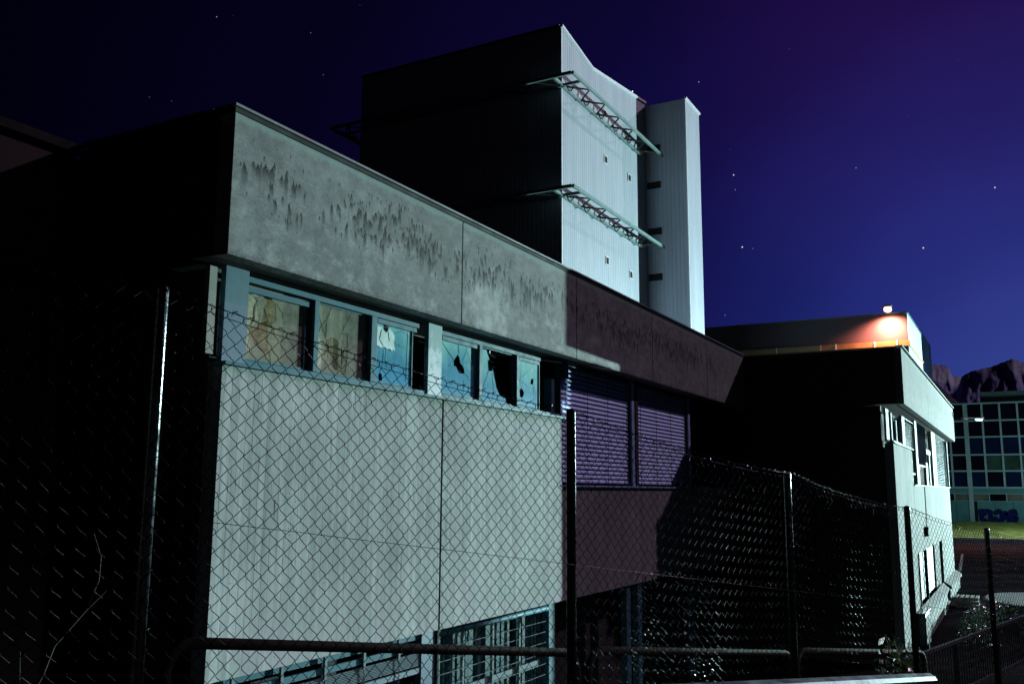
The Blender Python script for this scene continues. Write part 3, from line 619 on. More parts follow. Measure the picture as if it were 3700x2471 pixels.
# corner window, projecting past the wall corner
w = MB().box(28.62, 29.35, YW+.09, YW+.15, 3.065, 4.02).box(28.62, 29.4, YW+.09, YW+.14, 3.063, 3.12).box(29.4, 31.7, YW, YW+.06, 3.063, 3.12).box(31.7, 32.45, YW-.02, YW+.08, 3.065, 4.02).build('window', M_frame2, B2)
def rag(x0, x1, z0, z1, y, n, par, mat, name='torn_curtain', lo=.3):
    m = MB(); x = x0
    for i in range(n):
        a = x0+(x1-x0)*i/n; b = x0+(x1-x0)*(i+rnd.uniform(.55, 1.05))/n; zb = z0+(z1-z0)*(rnd.random()*(1-lo) if rnd.random() < .6 else 0)
        m.add([(a, y, z1), (b, y+.02, z1), (b-(b-a)*rnd.uniform(0, .5), y+.03, zb), (a+(b-a)*rnd.uniform(0, .3), y, zb+.1)], [(0, 1, 2, 3)])
    return m.build(name, mat, par)
rag(29.5, 31.4, 3.15, 3.98, YW+.12, 6, w, M_blind2); MB().box(29.4, 29.62, YW+.04, YW+.09, 3.12, 3.95).box(30.6, 30.78, YW+.04, YW+.09, 3.12, 3.8).build('glazing_bar', M_frame2, w)
bl = blinds(32.6, 35.7, 3.12, 4.0, YW+.06, M_blind2, B2, pitch=.075, cords=3, closed=.55, wob=.03)
# narrow smashed window and tall bays
w = MB().box(34.2, 34.45, YW, YW+.1, 1.865, 3.0).box(34.45, 35.7, YW+.03, YW+.08, 2.20, 2.27).box(35.7, 36.4, YW-.02, YW+.1, 1.865, 4.14).build('window', M_frame2, B2)
rag(34.5, 35.6, 1.9, 2.4, YW+.1, 3, w, M_blind2, lo=.1)
w = MB().box(36.4, 40.3, YW+.02, YW+.07, 2.56, 2.62).box(36.4, 36.9, YW, YW+.08, 1.865, 2.56).box(39.6, 40.4, YW, YW+.1, 1.865, 2.75).box(41.4, 41.8, YW+.02, YW+.1, 1.865, 3.25).box(40.2, 42.1, YW+.01, YW+.09, 3.1, 3.3).build('window', M_frame2, B2)
m = MB()
for i in range(20):
    a, b = 36.45+i*.19, 36.45+(i+1)*.19; m.add([(a, YW+(.0 if i % 2 else .09), 2.62), (b, YW+(.09 if i % 2 else 0), 2.62), (b, YW+(.09 if i % 2 else 0), 4.14), (a, YW+(.0 if i % 2 else .09), 4.14)], [(0, 1, 2, 3)])
m.build('ribbed_shade', plain('ribbed_shade_fabric', (.17, .26, .32), .6, sc=3), w)
rag(36.9, 38.9, 1.87, 2.55, YW+.14, 4, w, M_blind2, lo=.05); rag(40.5, 42.0, 3.3, 4.12, YW+.1, 4, w, M_curt, lo=.2)
box('mullion', M_frame2, B2, 42.4, 44.2, YW-.04, YW+.1, 1.865, 4.14)
blinds(44.4, 50.6, 1.87, 4.14, YW+.06, M_blind2, B2, pitch=.075, cords=4, closed=.6, wob=.02)
box('pane', M_fblue, B2, 50.7, 51.7, YW+.1, YW+.12, 1.87, 4.14); box('mullion', M_frame2, B2, 51.75, 52.0, YW-.02, YW+.1, 1.865, 4.14)
# lower openings
w = MB().box(34.3, 34.5, YW+.02, YW+.14, -2.2, -.46).box(35.0, 35.12, YW+.02, YW+.14, -2.2, -.46).box(37.9, 38.0, YW+.03, YW+.14, -2.2, -.46).build('window', M_gap, B2)
box('pane', plain('pale_blue_board', (.26, .38, .45), .6, sc=1.2, var=.12), w, 35.13, 42.0, YW+.16, YW+.2, -2.2, -.46)
box('dark_panel', M_dark, B2, 42.2, 44.9, YW+.1, YW+.2, LOT, -.46); box('panel_jamb', M_boardR, B2, 44.95, 46.15, YW, YW+.2, LOT, -.46)  # dark panel at the far end of the lower opening
MB().add([(34.2, 3.03, -2.40), (44.2, 3.03, -2.40), (44.2, YW, -2.20), (34.2, YW, -2.20), (34.2, 3.03, -2.50), (44.2, 3.03, -2.50), (44.2, YW, -2.50), (34.2, YW, -2.50)], [(0,1,2,3),(0,4,5,1),(1,5,6,2),(2,6,7,3),(3,7,4,0),(4,7,6,5)]).build('ledge', M_ledge, B2)
MB().add([(44.8, 2.97, -2.38), (52.2, 2.97, -2.38), (52.2, YW, -2.20), (44.8, YW, -2.20), (44.8, 2.97, -2.50), (52.2, 2.97, -2.50), (52.2, YW-.01, -2.50), (44.8, YW-.01, -2.50)], [(0,1,2,3),(0,4,5,1),(1,5,6,2),(2,6,7,3),(3,7,4,0),(4,7,6,5)]).build('ledge', M_ledge, B2)
box('apron_wall', M_boardR, B2, 35.2, 44.3, 3.12, YW-.02, LOT, -2.505); box('apron_wall', M_boardR, B2, 44.95, 51.6, 3.04, YW-.02, -3.0, -2.505)
m = MB().box(37.2, 37.6, 3.12, 3.24, .02, .36); m.tube([(38.17, 3.235, 1.8), (38.16, 3.235, .8), (37.5, 3.2, .36)], .015, 5); m.build('junction_box', M_gap, B2)
MB().tube([(52.02, 2.9, 5.5), (52.02, 2.9, 4.4)], .07, 8).build('downpipe', M_gap, B2)
# added dark block standing in for a dark niche in the wall
b = thing('niche_block', 'dark block standing in for a niche in the lit wall of the right block', 'niche', (33.1, 3.08, LOT))
MB().box(32.6, 34.1, 2.97, 3.22, LOT+.08, LOT+1.05).build('block_body', M_railing, b, bevel=.03); MB().box(32.55, 34.15, 2.95, 3.23, LOT+1.05, LOT+1.12).build('block_cap', M_railing, b, bevel=.02)
m = MB(); m.tube([(32.8, 2.93, LOT+.09), (32.8, 2.99, LOT+.09)], .09, 12); m.build('foot_disc', M_gap, b)
# pallet steps
stp = thing('wooden_pallet', 'small stack of pale wooden pallets at the foot of the right block', 'pallet', (46, 2.4, LOT))
for k in range(3):
    m = MB()
    for j in range(5): m.box(45.2, 46.4, 2.0+j*.2, 2.12+j*.2, LOT+.1+k*.16, LOT+.125+k*.16)
    m.build('deck', M_wood, stp); m = MB()
    for xx in (45.2, 45.75, 46.3): m.box(xx, xx+.1, 2.0, 2.92, LOT+k*.16, LOT+.098+k*.16)
    m.build('bearer', M_wood, stp)

# ------------------------------------------------------------ tower
T = thing('factory_tower', 'tall windowless tower in pale ribbed metal cladding rising behind the roofline', 'tower', (41.57, 20, LOT))
n_before = set(bpy.data.objects)
TX0, TX1, TY, TYB, TZ = 41.57, 54.19, 20.0, 33.4, 26.2
def ribs(a0, a1, fixed, axis, z0, ztop, outw, pitch=.27, d=.009):
    m = MB(); pts = []; n = max(1, round((a1-a0)/pitch)); p = (a1-a0)/n
    for i in range(n):
        b = a0+i*p; pts += [(b, 0), (b+p*.62, 0), (b+p*.70, -d), (b+p*.92, -d)]
    pts.append((a1, 0)); prev = None
    for (a, o), (b, q) in zip(pts, pts[1:]):
        def V(s, off, z): return (s, fixed-outw*off*-1 if False else fixed+outw*off, z) if axis == 'x' else (fixed+outw*off, s, z)
        m.add([V(a, o, z0), V(b, q, z0), V(b, q, ztop(b)), V(a, o, ztop(a))], [(0, 1, 2, 3)])
    return m
def ztop_main(x):
    if x < 45.6: return 26.2-(x-TX0)*(26.2-25.48)/(45.6-TX0)
    return 25.48+(x-45.6)*(26.73-25.48)/(54.23-45.6)
ribs(TX0, TX1, TY, 'x', LOT, ztop_main, -1).build('front_cladding', M_clad, T)
ribs(TY, TYB, TX0, 'y', LOT, lambda y: 26.2, -1).build('side_cladding', M_clad, T)
box('core', M_dark, T, TX0+.1, TX1+2.8, TY+.1, TYB, LOT, 25.4)
m = MB(); m.beam((TX0-.03, TY-.03, 26.24), (45.6, TY-.03, 25.52), .16, .13); m.beam((45.6, TY-.03, 25.52), (TX1, TY-.03, 26.73+.03), .16, .13); m.build('coping', M_coping, T)
m = MB(); m.beam((TX0-.03, TY+.06, 26.24), (TX0-.03, TYB, 26.24), .16, .13); m.build('coping', M_housing, T)
box('corner_trim', M_coping, T, TX0-.03, TX0+.05, TY-.03, TY+.05, LOT, 26.15)
box('roof', M_dark, T, TX0+.1, TX1, TY+.1, TYB, 25.41, 25.45)
SX, SY = 54.19, 17.26
ribs(SY, TY, SX, 'y', LOT, lambda y: 26.5, -1, .27).build('stair_cladding', M_clad, T); ribs(SX, 57.1, SY, 'x', LOT, lambda x: 26.5, -1, .29).build('stair_cladding', M_clad, T)
box('stair_core', M_dark, T, SX+.1, 57.1, SY+.1, TY+.09, LOT, 26.45)
m = MB(); m.beam((SX-.03, SY-.03, 26.53), (57.15, SY-.03, 26.53), .14, .12); m.build('coping', M_coping, T); box('corner_trim', M_coping, T, SX-.03, SX+.04, SY-.03, SY+.04, LOT, 26.46)
def vent(x, z):
    w = MB(); s = .25; h = .25; f = .05
    w.box(x-s, x+s, TY-.04, TY-.03, z-h, z-h+f).box(x-s, x+s, TY-.04, TY-.03, z+h-f, z+h).box(x-s, x-s+f, TY-.04, TY-.03, z-h+f, z+h-f).box(x+s-f, x+s, TY-.04, TY-.03, z-h+f, z+h-f)
    o = w.build('window', M_coping, T); box('pane', M_dark, o, x-s+f, x+s-f, TY-.035, TY-.02, z-h+f, z+h-f)
for x, z in ((47.5, 20.65), (51.2, 20.68), (47.55, 14.6), (51.25, 14.56), (47.45, 23.45), (51.1, 23.4)): vent(x, z)
for z in (23.5, 21.02, 17.95, 14.95, 11.9): 
    o = box('window', M_dark, T, SX-.06, SX-.01, 19.0, 19.9, z-.22, z+.22)
def catwalk(z):
    P0 = (TX0-1.25, TY-1.25); P1 = (54.15, TY-1.25); PB = (TX0-1.25, TYB+1.25)
    c = MB(); c.beam((P0[0], P0[1], z), (P1[0]-.3, P1[1], z), .13, .17); c.beam((P0[0], P0[1]+.09, z), (PB[0], PB[1], z), .13, .17)
    c.beam((TX0-1.2, TY-.14, z-.02), (53.4, TY-.14, z-.02), .12, .15); c.beam((TX0-.14, TY-1.18, z-.02), (TX0-.14, TYB+1.2, z-.02), .12, .15)
    c.beam((P0[0], PB[1], z), (57, PB[1], z), .13, .17)
    c.beam((P0[0]+.07, TY-.14, z-.01), (TX0-.2, TY-.14, z-.01), .08, .1); c.beam((TX0-.14, P0[1]+.07, z-.01), (TX0-.14, TY-.2, z-.01), .08, .1)
    o = c.build('catwalk', M_steel, T)
    b = MB(); x = TX0; k = 0; st_ = 1.05
    while x < 53.0:
        ya, yb = (TY-.2, TY-1.18) if k % 2 == 0 else (TY-1.18, TY-.2); b.tube([(x, ya, z-.02), (x+st_, yb, z-.02)], .045, 5)
        if k % 2 == 0:                     # bent hangers under the inner chord
            b.tube([(x-.28, TY-.42, z-.02), (x-.2, TY-.46, z-.26), (x, TY-.46, z-.34), (x+.2, TY-.46, z-.26), (x+.34, TY-.6, z-.02)], .032, 5)
            b.tube([(x+.2, TY-.25, z-.03), (x+.85, TY-.9, z-.03)], .02, 4)
        x += st_; k += 1
    y = TY; k = 0
    while y < TYB:
        xa, xb = (TX0-.2, TX0-1.18) if k % 2 == 0 else (TX0-1.18, TX0-.2); b.tube([(xa, y, z-.02), (xb, y+st_, z-.02)], .045, 5); y += st_; k += 1
    b.tube([(TX0-1.18, TYB+1.2, z), (TX0-.1, TYB, z-.55)], .05, 5); b.tube([(TX0-1.18, TYB+1.2, z), (TX0+.3, TYB+.1, z-.6)], .05, 5); b.tube([(TX0-1.18, TYB, z-.02), (TX0-.1, TYB+1.1, z-.02)], .045, 5)
    b.beam((TX0-1.2, TYB+.1, z-.05), (TX0, TYB+.1, z-.6), .07, .09)
    b.build('bracing', M_pipe if False else M_gap, o)
catwalk(22.78); catwalk(16.72)

# ------------------------------------------------------------ warehouse with floodlight
B3 = thing('warehouse', 'low metal clad warehouse beyond the right block with an orange lit corner', 'building', (65.56, 6, LOT))
box('upper_wall', M_wh, B3, 65.56, 75.3, 6.02, 34, 11.6, 13.42); box('side_wall', M_whb, B3, 65.6, 75.3, 5.96, 6.01, 6.2, 13.42)
box('roof_edge', M_cap, B3, 65.46, 75.3, 5.9, 34, 13.425, 13.52)
box('lower_wall', M_wh, B3, 65.9, 75.3, 6.02, 34, LOT, 11.2)
g_ = MB().box(65.2, 65.85, 5.85, 34, 11.22, 11.32).box(65.2, 65.3, 5.85, 34, 11.32, 11.58).build('gutter', M_gut, B3)
for y in (6.6, 8.0, 10.5, 11.5, 14.5, 18, 22): box('gutter_bracket', M_coping, B3, 65.14, 65.2, y, y+.08, 11.2, 11.58)
MB().box(65.5, 75.3, 5.88, 5.95, 11.2, 11.35).build('side_gutter', M_gut, B3)
box('rear_block', M_fdark, B3, 75.31, 84.5, 6.0, 34, LOT, 13.9); 
FL = thing('floodlight', 'glaring warm floodlight on the warehouse roof edge', 'lamp', (65.4, 7.05, 13.5))
MB().tube([(65.5, 7.05, 13.5), (65.5, 7.05, 13.85), (65.1, 7.05, 13.92)], .04, 6).build('bracket', M_housing, FL)
MB().box(64.6, 65.05, 6.8, 7.3, 13.80, 13.92).build('housing', M_housing, FL)
sp = MB(); n1, n2 = 14, 8
vv = [(64.75+.22*math.sin(math.pi*j/n2)*math.cos(2*math.pi*i/n1), 7.05+.26*math.sin(math.pi*j/n2)*math.sin(2*math.pi*i/n1), 13.64-.22*math.cos(math.pi*j/n2)) for j in range(n2+1) for i in range(n1)]
sp.add(vv, [(j*n1+i, j*n1+(i+1) % n1, (j+1)*n1+(i+1) % n1, (j+1)*n1+i) for j in range(n2) for i in range(n1)]); gl = sp.build('lamp_globe', M_warm, FL, smooth=True)
ld = bpy.data.lights.new('floodlight_beam', 'SPOT'); ld.energy = 17000; ld.color = (1, .30, .17); ld.spot_size = R(146); ld.spot_blend = 1.0; ld.shadow_soft_size = .15
lo = bpy.data.objects.new('floodlight_beam', ld); C.objects.link(lo); lo.parent = FL; lo.location = (-.85, 0, -.12); lo.rotation_euler = Vector((-.30, 0, 1)).to_track_quat('Z', 'Y').to_euler()

KS = 1.5                                # tower and warehouse were surveyed at two thirds of their real size and distance
for t_ in (T, B3, FL):
    def walk(o):
        for c in [q for q in bpy.data.objects if q.parent == o]:
            if c.type == 'MESH': c.data.transform(Matrix.Scale(KS, 4))
            else: c.location = Vector(c.location)*KS
            walk(c)
    walk(t_); t_.location = Vector((t_.location.x*KS, t_.location.y*KS, 1.6+(t_.location.z-1.6)*KS))

# ------------------------------------------------------------ distant office block
B4 = thing('office_block', 'distant five storey office block with a grid of dark windows and graffiti at its base', 'building', (150, 4, LOT))
ys = [8.82+2.19*2, 8.82+2.19, 8.82, 6.62, 4.43, 2.16, -.1, -2.33, -4.56]
zs = [14.47, 11.95, 9.6, 7.03, 4.7, 2.35]
box('structure_frame', M_dark, B4, 150.3, 168, -30, 15, LOT, 14.4)
for z in zs: box('transom', M_far, B4, 149.9, 150.25, -30, 14.9, z-.11, z+.11)
for y in ys: box('mullion', M_far, B4, 149.86, 150.26, y-(.30 if abs(y-6.62) < .1 else .13), y+(.30 if abs(y-6.62) < .1 else .13), LOT+.2 if abs(y-6.62) < .1 else 2.35, 14.5)
for c in range(len(ys)-1):
    for r_ in range(5):
        mat = M_fdark if r_ in (0, 1) else (M_fblue if r_ in (2, 4) else M_fdark)
        if r_ == 3 and c >= 4: mat = M_fgreen
        if (c*7+r_*3) % 5 == 0 and r_ > 1: mat = M_fdark
        box('window_pane', mat, B4, 150.16, 150.2, ys[c+1]+.13, ys[c]-.13, zs[r_+1]+.11, zs[r_]-.11)
box('spandrel', M_fteal, B4, 149.95, 150.25, -30, 14.9, 1.5, 2.24)
box('transom', M_far, B4, 149.95, 150.2, -30, 14.9, 1.42, 1.5); box('transom', M_far, B4, 149.95, 150.2, -30, 14.9, .40, .46)
for i, y in enumerate((13, 10.9, 8.7, 6.5, 4.2, 2.0, -.2, -2.4, -4.6)):
    box('window_pane', [M_fbeige, M_fdark, M_fbeige][i % 3], B4, 150.05, 150.1, y-2.05, y, .47, 1.41); box('mullion', M_far, B4, 149.97, 150.15, y, y+.14, .465, 1.415)
for i, y in enumerate((13, 10.9, 8.6, 5.9, 3.6, 1.3, -1.2, -3.6)): box('ground_panel', M_fteal, B4, 150.0, 150.2, y-2.25, y, LOT+.5, .39)
box('plinth', M_fdark, B4, 149.98, 150.2, -30, 14.9, LOT, LOT+.48)
# bubble-letter graffiti, dark outline and blue body
strokes = [[(5.7, -1.05), (5.2, -.95), (5.0, -1.3), (5.5, -1.5), (5.4, -2.1), (5.0, -2.35)], [(4.7, -.95), (4.3, -1.1), (4.3, -2.2), (4.0, -2.4), (3.7, -2.0)], [(3.6, -1.2), (3.2, -.95), (2.8, -1.3), (2.9, -2.2), (3.3, -2.3)], [(2.5, -1.9), (2.4, -1.2), (2.0, -1.6), (1.95, -2.3)], [(1.7, -1.05), (1.25, -.95), (1.15, -1.35), (1.55, -1.6), (1.1, -1.9), (1.2, -2.3), (1.7, -2.25)]]
for rad, x, mt, nm in ((.36, 149.975, M_dark, 'graffiti_outline'), (.24, 149.965, plain('graffiti_blue', (.008, .016, .11), .8, sc=2, spec=0), 'graffiti_fill')):
    m = MB()
    for s_ in strokes:
        for (a, b), (c_, d_) in zip(s_, s_[1:]):
            for k in range(5):
                t = k/4; cy, cz = a+(c_-a)*t, b+(d_-b)*t; n = 12; o0 = len(m.v); xx = x-rnd.random()*.006
                m.add([(xx, cy+rad*math.cos(2*math.pi*q/n), cz+rad*math.sin(2*math.pi*q/n)) for q in range(n)], [tuple(range(n))])
    m.build(nm, mt, B4)
box('roof_plant_room', plain('plant_room', (.10, .16, .17), .8, sc=.3), B4, 155, 162, -12, 4.55, 14.41, 16.6)

# ------------------------------------------------------------ real and added lamps that light the place
def street_lamp(label, base, top, head, mglow, pole=True):
    t = thing('street_lamp', label, 'street lamp', base)
    b, hd = Vector(base), Vector(head); tp = Vector((b.x, b.y, top))
    if pole: MB().tube([b, b+(tp-b)*.5, tp], [.10, .085, .07], 10).build('pole', M_housing, t, smooth=True)
    MB().tube([tp, tp+(hd-tp)*.5+Vector((0, 0, .05)), hd], .04, 8).build('arm', M_housing, t, smooth=True)
    d = (hd-tp); d.z = 0; d.normalize(); sd_ = Vector((-d.y, d.x, 0)); e = hd+d*.75
    m = MB(); secs = [(0, .06, .05), (.15, .12, .07), (.5, .15, .09), (.75, .08, .05)]; vv = []
    for k, w_, h_ in secs:
        c = hd+d*k
        for a, z in ((-1, 0), (-.8, 1), (.8, 1), (1, 0)): vv.append(c+sd_*(a*w_)+Vector((0, 0, z*h_)))
    fs = [(j*4+i, j*4+i+1, j*4+i+5, j*4+i+4) for j in range(3) for i in range(3)]+[(j*4+3, j*4, j*4+4, j*4+7) for j in range(3)]+[(0, 1, 2, 3), (12, 15, 14, 13)]
    m.add(vv, fs).build('lamp_head', M_housing, t)
    m = MB(); cc = hd+d*.42+Vector((0, 0, -.03)); n = 14
    vs_ = [cc+d*(.26*math.cos(2*math.pi*i/n))+sd_*(.12*math.sin(2*math.pi*i/n)) for i in range(n)]; vs2 = [cc+Vector((0, 0, -.09))+d*(.20*math.cos(2*math.pi*i/n))+sd_*(.09*math.sin(2*math.pi*i/n)) for i in range(n)]
    m.add(vs_+vs2, [(i, (i+1) % n, n+(i+1) % n, n+i) for i in range(n)]+[tuple(range(n, 2*n))]).build('lens', mglow, t, smooth=False)
    return t, cc
street_lamp('slim street lamp head on a long arm in front of the distant block', (52.05, 2.95, 5.2), 5.25, (53.3, 2.0, 5.42), M_cool, False)
tl, lc = street_lamp('tall street lamp at the roadside right of the view whose cold light floods the walls', (LAMP.x+.9, LAMP.y-1.2, LOT), LAMP.z+.2, (LAMP.x+.2, LAMP.y-.5, LAMP.z+.2), M_coolhot)
def lantern(name, loc, watts, col, soft, stops, shield=(-2, 2, 1, 1)):
    # a lantern whose reflector throws less light upwards and straight down; stops are (elevation in degrees, strength)
    ld = bpy.data.lights.new(name, 'POINT'); ld.energy = watts; ld.color = col; ld.shadow_soft_size = soft; ld.use_nodes = True
    nt = ld.node_tree; em = nt.nodes['Emission']; tc = nt.nodes.new('ShaderNodeTexCoord'); sx = nt.nodes.new('ShaderNodeSeparateXYZ'); nt.links.new(tc.outputs['Normal'], sx.inputs[0])
    mr = nt.nodes.new('ShaderNodeMath'); mr.operation = 'MULTIPLY_ADD'; nt.links.new(sx.outputs[2], mr.inputs[0]); mr.inputs[1].default_value = .5; mr.inputs[2].default_value = .5
    rp = nt.nodes.new('ShaderNodeValToRGB'); nt.links.new(mr.outputs[0], rp.inputs[0]); e = rp.color_ramp.elements
    while len(e) < len(stops): e.new(.5)
    for q, (d, v) in zip(e, stops): q.position = .5+.5*math.sin(R(d)); q.color = (v, v, v, 1)
    sh = nt.nodes.new('ShaderNodeMapRange'); nt.links.new(sx.outputs[0], sh.inputs[0])
    for q, v in enumerate(shield): sh.inputs[q+1].default_value = v
    mu = nt.nodes.new('ShaderNodeMath'); mu.operation = 'MULTIPLY'; nt.links.new(rp.outputs[0], mu.inputs[0]); nt.links.new(sh.outputs[0], mu.inputs[1]); nt.links.new(mu.outputs[0], em.inputs['Strength'])
    lo = bpy.data.objects.new(name, ld); C.objects.link(lo); lo.location = loc; return lo
lantern('street_lamp_light', LAMP, LAMP_W, LAMP_C, .22, LAMP_STOPS, (.2, .6, 1, .01))
tl, lc = street_lamp('added unseen street lamp on the lawn to light the distant block', (118, -14, LOT), 7.0, (119, -12.6, 7.2), M_coolhot)
lantern('added_lawn_light', (119.6, -11.9, 6.9), 7500, (.62, .96, 1.0), .3, [(-90, .2), (-50, .3), (-20, 1), (10, .8), (40, .3), (90, .1)])  # light added out of view for the distant block and grass

rb = pf(10.0, -4.2, sz(10.0))
tl, lc = street_lamp('added unseen lamp post on the camera side to make the fence mesh glint', (rb.x, rb.y, rb.z), 4.6, (rb.x-.3, rb.y+.6, 4.7), M_coolhot)
lantern('added_glint_light', (lc.x, lc.y, lc.z-.2), 900, (.80, .95, 1.0), .08, [(-90, .5), (-24, 1), (-15, .12), (-11, .0), (90, 0)])  # light added out of view, limited to glints on the fence

# ------------------------------------------------------------ chain-link fence
F = thing('chain_link_fence', 'sagging chain link fence with tube posts and barbed wire running downhill', 'fence', tuple(pf(4, 3.6, -.4)))
PERP = 3.6
PS = [(-1.0, 2.74), (1.56, 2.40), (4.06, 2.06), (6.57, 1.74), (8.77, 1.46), (10.83, 1.21), (12.9, .98), (15.0, .75)]
def ftop(s):
    for (a, za), (b, zb) in zip(PS, PS[1:]):
        if a <= s <= b:
            t = (s-a)/(b-a); return za+(zb-za)*t-.05*4*t*(1-t)*.8
    return PS[0][1] if s < PS[0][0] else PS[-1][1]
def fdef(s, z):
    p = .02*noise.noise(Vector((s*.55, z*.6, 2)))+.006*noise.noise(Vector((s*3, z*3, 5)))
    bul = .05*math.exp(-((s-7.4)/.5)**2-((z-.6)/.5)**2)-.04*math.exp(-((s-5.6)/.35)**2-((z-.5)/.6)**2)
    return p+bul, .012*noise.noise(Vector((s*.8, z*.7, 9)))+.003*noise.noise(Vector((s*5, z*5, 1))), .008*noise.noise(Vector((s*.8, z*.7, 19)))
p_ = .0365; q_ = .0375; mesh_b = MB(); H = 2.30; rows = int(H/q_)
i = 0; s = -2.0; N = int(15.4/p_)
for i in range(N):
    s0 = -2.0+i*p_; rad = .0019; P = []; zt = ftop(s0)-.03
    for j in range(rows):
        left = (j+i) % 2; sx_ = s0+(0 if left else p_); z = zt-j*q_
        jit = rnd.uniform(-.0022, .0022)
        for sg in (-1, 1):
            zz = z+sg*-.0045+rnd.uniform(-.0012, .0012); dp, ds_, dz = fdef(sx_, zz)
            off = (.0022 if sg < 0 else -.0022)*(1 if left else -1)
            P.append(pf(sx_+ds_+jit+(.002 if left else -.002), PERP+dp+off, zz+dz))
    # twisted tips above the selvage
    a = P[0]; tip = [pf(s0+.010*(1 if i % 2 else -1)+(0 if i % 2 == 0 else p_), PERP-.006, zt+.032+rnd.uniform(-.006, .006)), a+Vector((0, 0, .012))]
    mesh_b.tube(tip+P, rad, 3, cap=False)
mesh_b.build('mesh_panel', M_wire, F)
for k, (s_, zt) in enumerate(PS[:-1]):
    a, b = pf(s_, PERP+.03, sz(s_)-.1), pf(s_, PERP+.03, zt); o = MB().tube([a, b, b+Vector((0, 0, .006)), b+Vector((0, 0, .016))], [.024 if k == 1 else .028]*3+[.012], 16).build('post', M_post if k == 1 else M_postd, F, smooth=True)
def wire_line(z_of, perp, s0, s1, step, r, wob=.002, name='tension_wire', twist=0):
    m = MB(); P = []; s = s0
    while s <= s1: P.append(pf(s, perp+wob*math.sin(s*3.7)+twist*math.cos(s*60), z_of(s)+twist*math.sin(s*60)+wob*noise.noise(Vector((s*3, 0, 4))))); s += step
    return m.tube(P, r, 5).build(name, M_wire, F)
wire_line(lambda s: ftop(s)-.035, PERP-.008, -2, 13.3, .12, .0018)
wire_line(lambda s: 1.46-(s-1.82)*.127, PERP-.006, -2, 13.3, .2, .0014)
bw = MB()                               # barbed strand: two twisted wires with four point barbs
for ph in (0, math.pi):
    P = []; s = -2.
    while s < 9.2:
        P.append(pf(s, PERP-.012+.0022*math.cos(s*70+ph), ftop(s)-.008+.0022*math.sin(s*70+ph)+.004*math.sin(s*5))); s += .012
    bw.tube(P, .0012, 3)
s = -1.95
while s < 9.2:
    for k in range(2):
        a = rnd.uniform(0, 3); c = pf(s+k*.006, PERP-.012, ftop(s)-.008+.004*math.sin(s*5)); d = Vector((rnd.uniform(-.4, .4), math.cos(a), math.sin(a))).normalized()*.016; bw.tube([c-d, c+d], .0011, 3)
    s += .095
bw.build('barbed_wire', M_wire, F)
# torn, doubled patch of netting
tb = MB()
for i in range(26):
    s0 = 4.62+i*p_; P = []; zt = 1.12-.12*(i/26)+.07*noise.noise(Vector((i*.35, 0, 3))); r_ = int((zt+.25)/q_)
    for j in range(r_):
        left = (j+i) % 2; sx_ = s0+(0 if left else p_); z = zt-j*q_; t = j/r_
        w1_ = .05*noise.noise(Vector((sx_*2.5, z*2.5, 7))); w2_ = .05*noise.noise(Vector((sx_*2.5, z*2.5, 17)))
        for sg in (-1, 1): P.append(pf(sx_+w1_+.12*t, PERP+.05+w2_+(.002*sg), z-sg*.004+.4*w2_))
    tb.tube(P, .0020, 3, cap=False)
tb.build('torn_netting', M_wire, F)

# ------------------------------------------------------------ pipe hoop barriers behind the fence
def hoop(label, s0, s1, zt0, zt1, perp=4.3, r=.028):
    t = thing('pipe_barrier', label, 'barrier', tuple(pf(s0, perp, sz(s0))), 'pipe hoop barriers behind the fence'); R_ = .13; P = []
    P.append(pf(s0, perp, sz(s0)-.05)); P.append(pf(s0, perp, zt0-R_))
    for k in range(1, 7): a = k/6*math.pi/2; P.append(pf(s0+R_*(1-math.cos(a)), perp, zt0-R_+R_*math.sin(a)))
    for k in range(1, 7): a = (1-k/6)*math.pi/2; P.append(pf(s1-R_*(1-math.cos(a)), perp, zt1-R_+R_*math.sin(a)))
    P.append(pf(s1, perp, sz(s1)-.05)); MB().tube(P, r, 12).build('top_rail', M_pipe, t, smooth=True)
    m = MB().tube([pf(s0, perp, (sz(s0)+zt0)/2), pf(s1, perp, (sz(s1)+zt1)/2)], r*.8, 10); m.build('mid_rail', M_pipe, t, smooth=True)
hoop('near rusty pipe barrier crossing in front of the pale wall', 1.98, 4.86, .87, .53)
hoop('second rusty pipe barrier below the dark mesh of the fence', 4.98, 7.72, .50, .20)
hoop('third pipe barrier closest to the steel guard rail end', 7.82, 10.6, .18, -.12)

# ------------------------------------------------------------ steel guard rail
G = thing('guard_rail', 'galvanised steel guard rail with ridged beam at the foot of the fence', 'guard rail', tuple(pf(6, 3.3, sz(6))))
prof = [(0, 0), (-.05, -.02), (-.075, -.05), (-.05, -.085), (0, -.115), (0, -.195), (-.05, -.225), (-.075, -.26), (-.05, -.29), (0, -.31)]
m = MB(); ss = [3.0+k*.35 for k in range(15)]+[8.16]; vv = []
def gz(s): return .54-(s-4.23)*.111
for k, s in enumerate(ss):
    fl = max(0, s-7.95)*.6
    for d, z in prof: vv.append(pf(s, 3.28+d*(1 if s < 8.1 else .8)-fl*.1, gz(s)+z))
    for d, z in prof[::-1]: vv.append(pf(s, 3.284+d*(1 if s < 8.1 else .8)-fl*.1, gz(s)+z))
L = len(prof)*2
m.add(vv, [(k*L+i, k*L+(i+1) % L, (k+1)*L+(i+1) % L, (k+1)*L+i) for k in range(len(ss)-1) for i in range(L)]+[tuple(range(L))[::-1], tuple((len(ss)-1)*L+i for i in range(L))]); m.build('beam', M_beam, G)
for s in (4.0, 6.0, 7.9): MB().beam(pf(s, 3.36, sz(s)-.1), pf(s, 3.36, gz(s)-.02), .10, .06).build('post', M_beam, G)
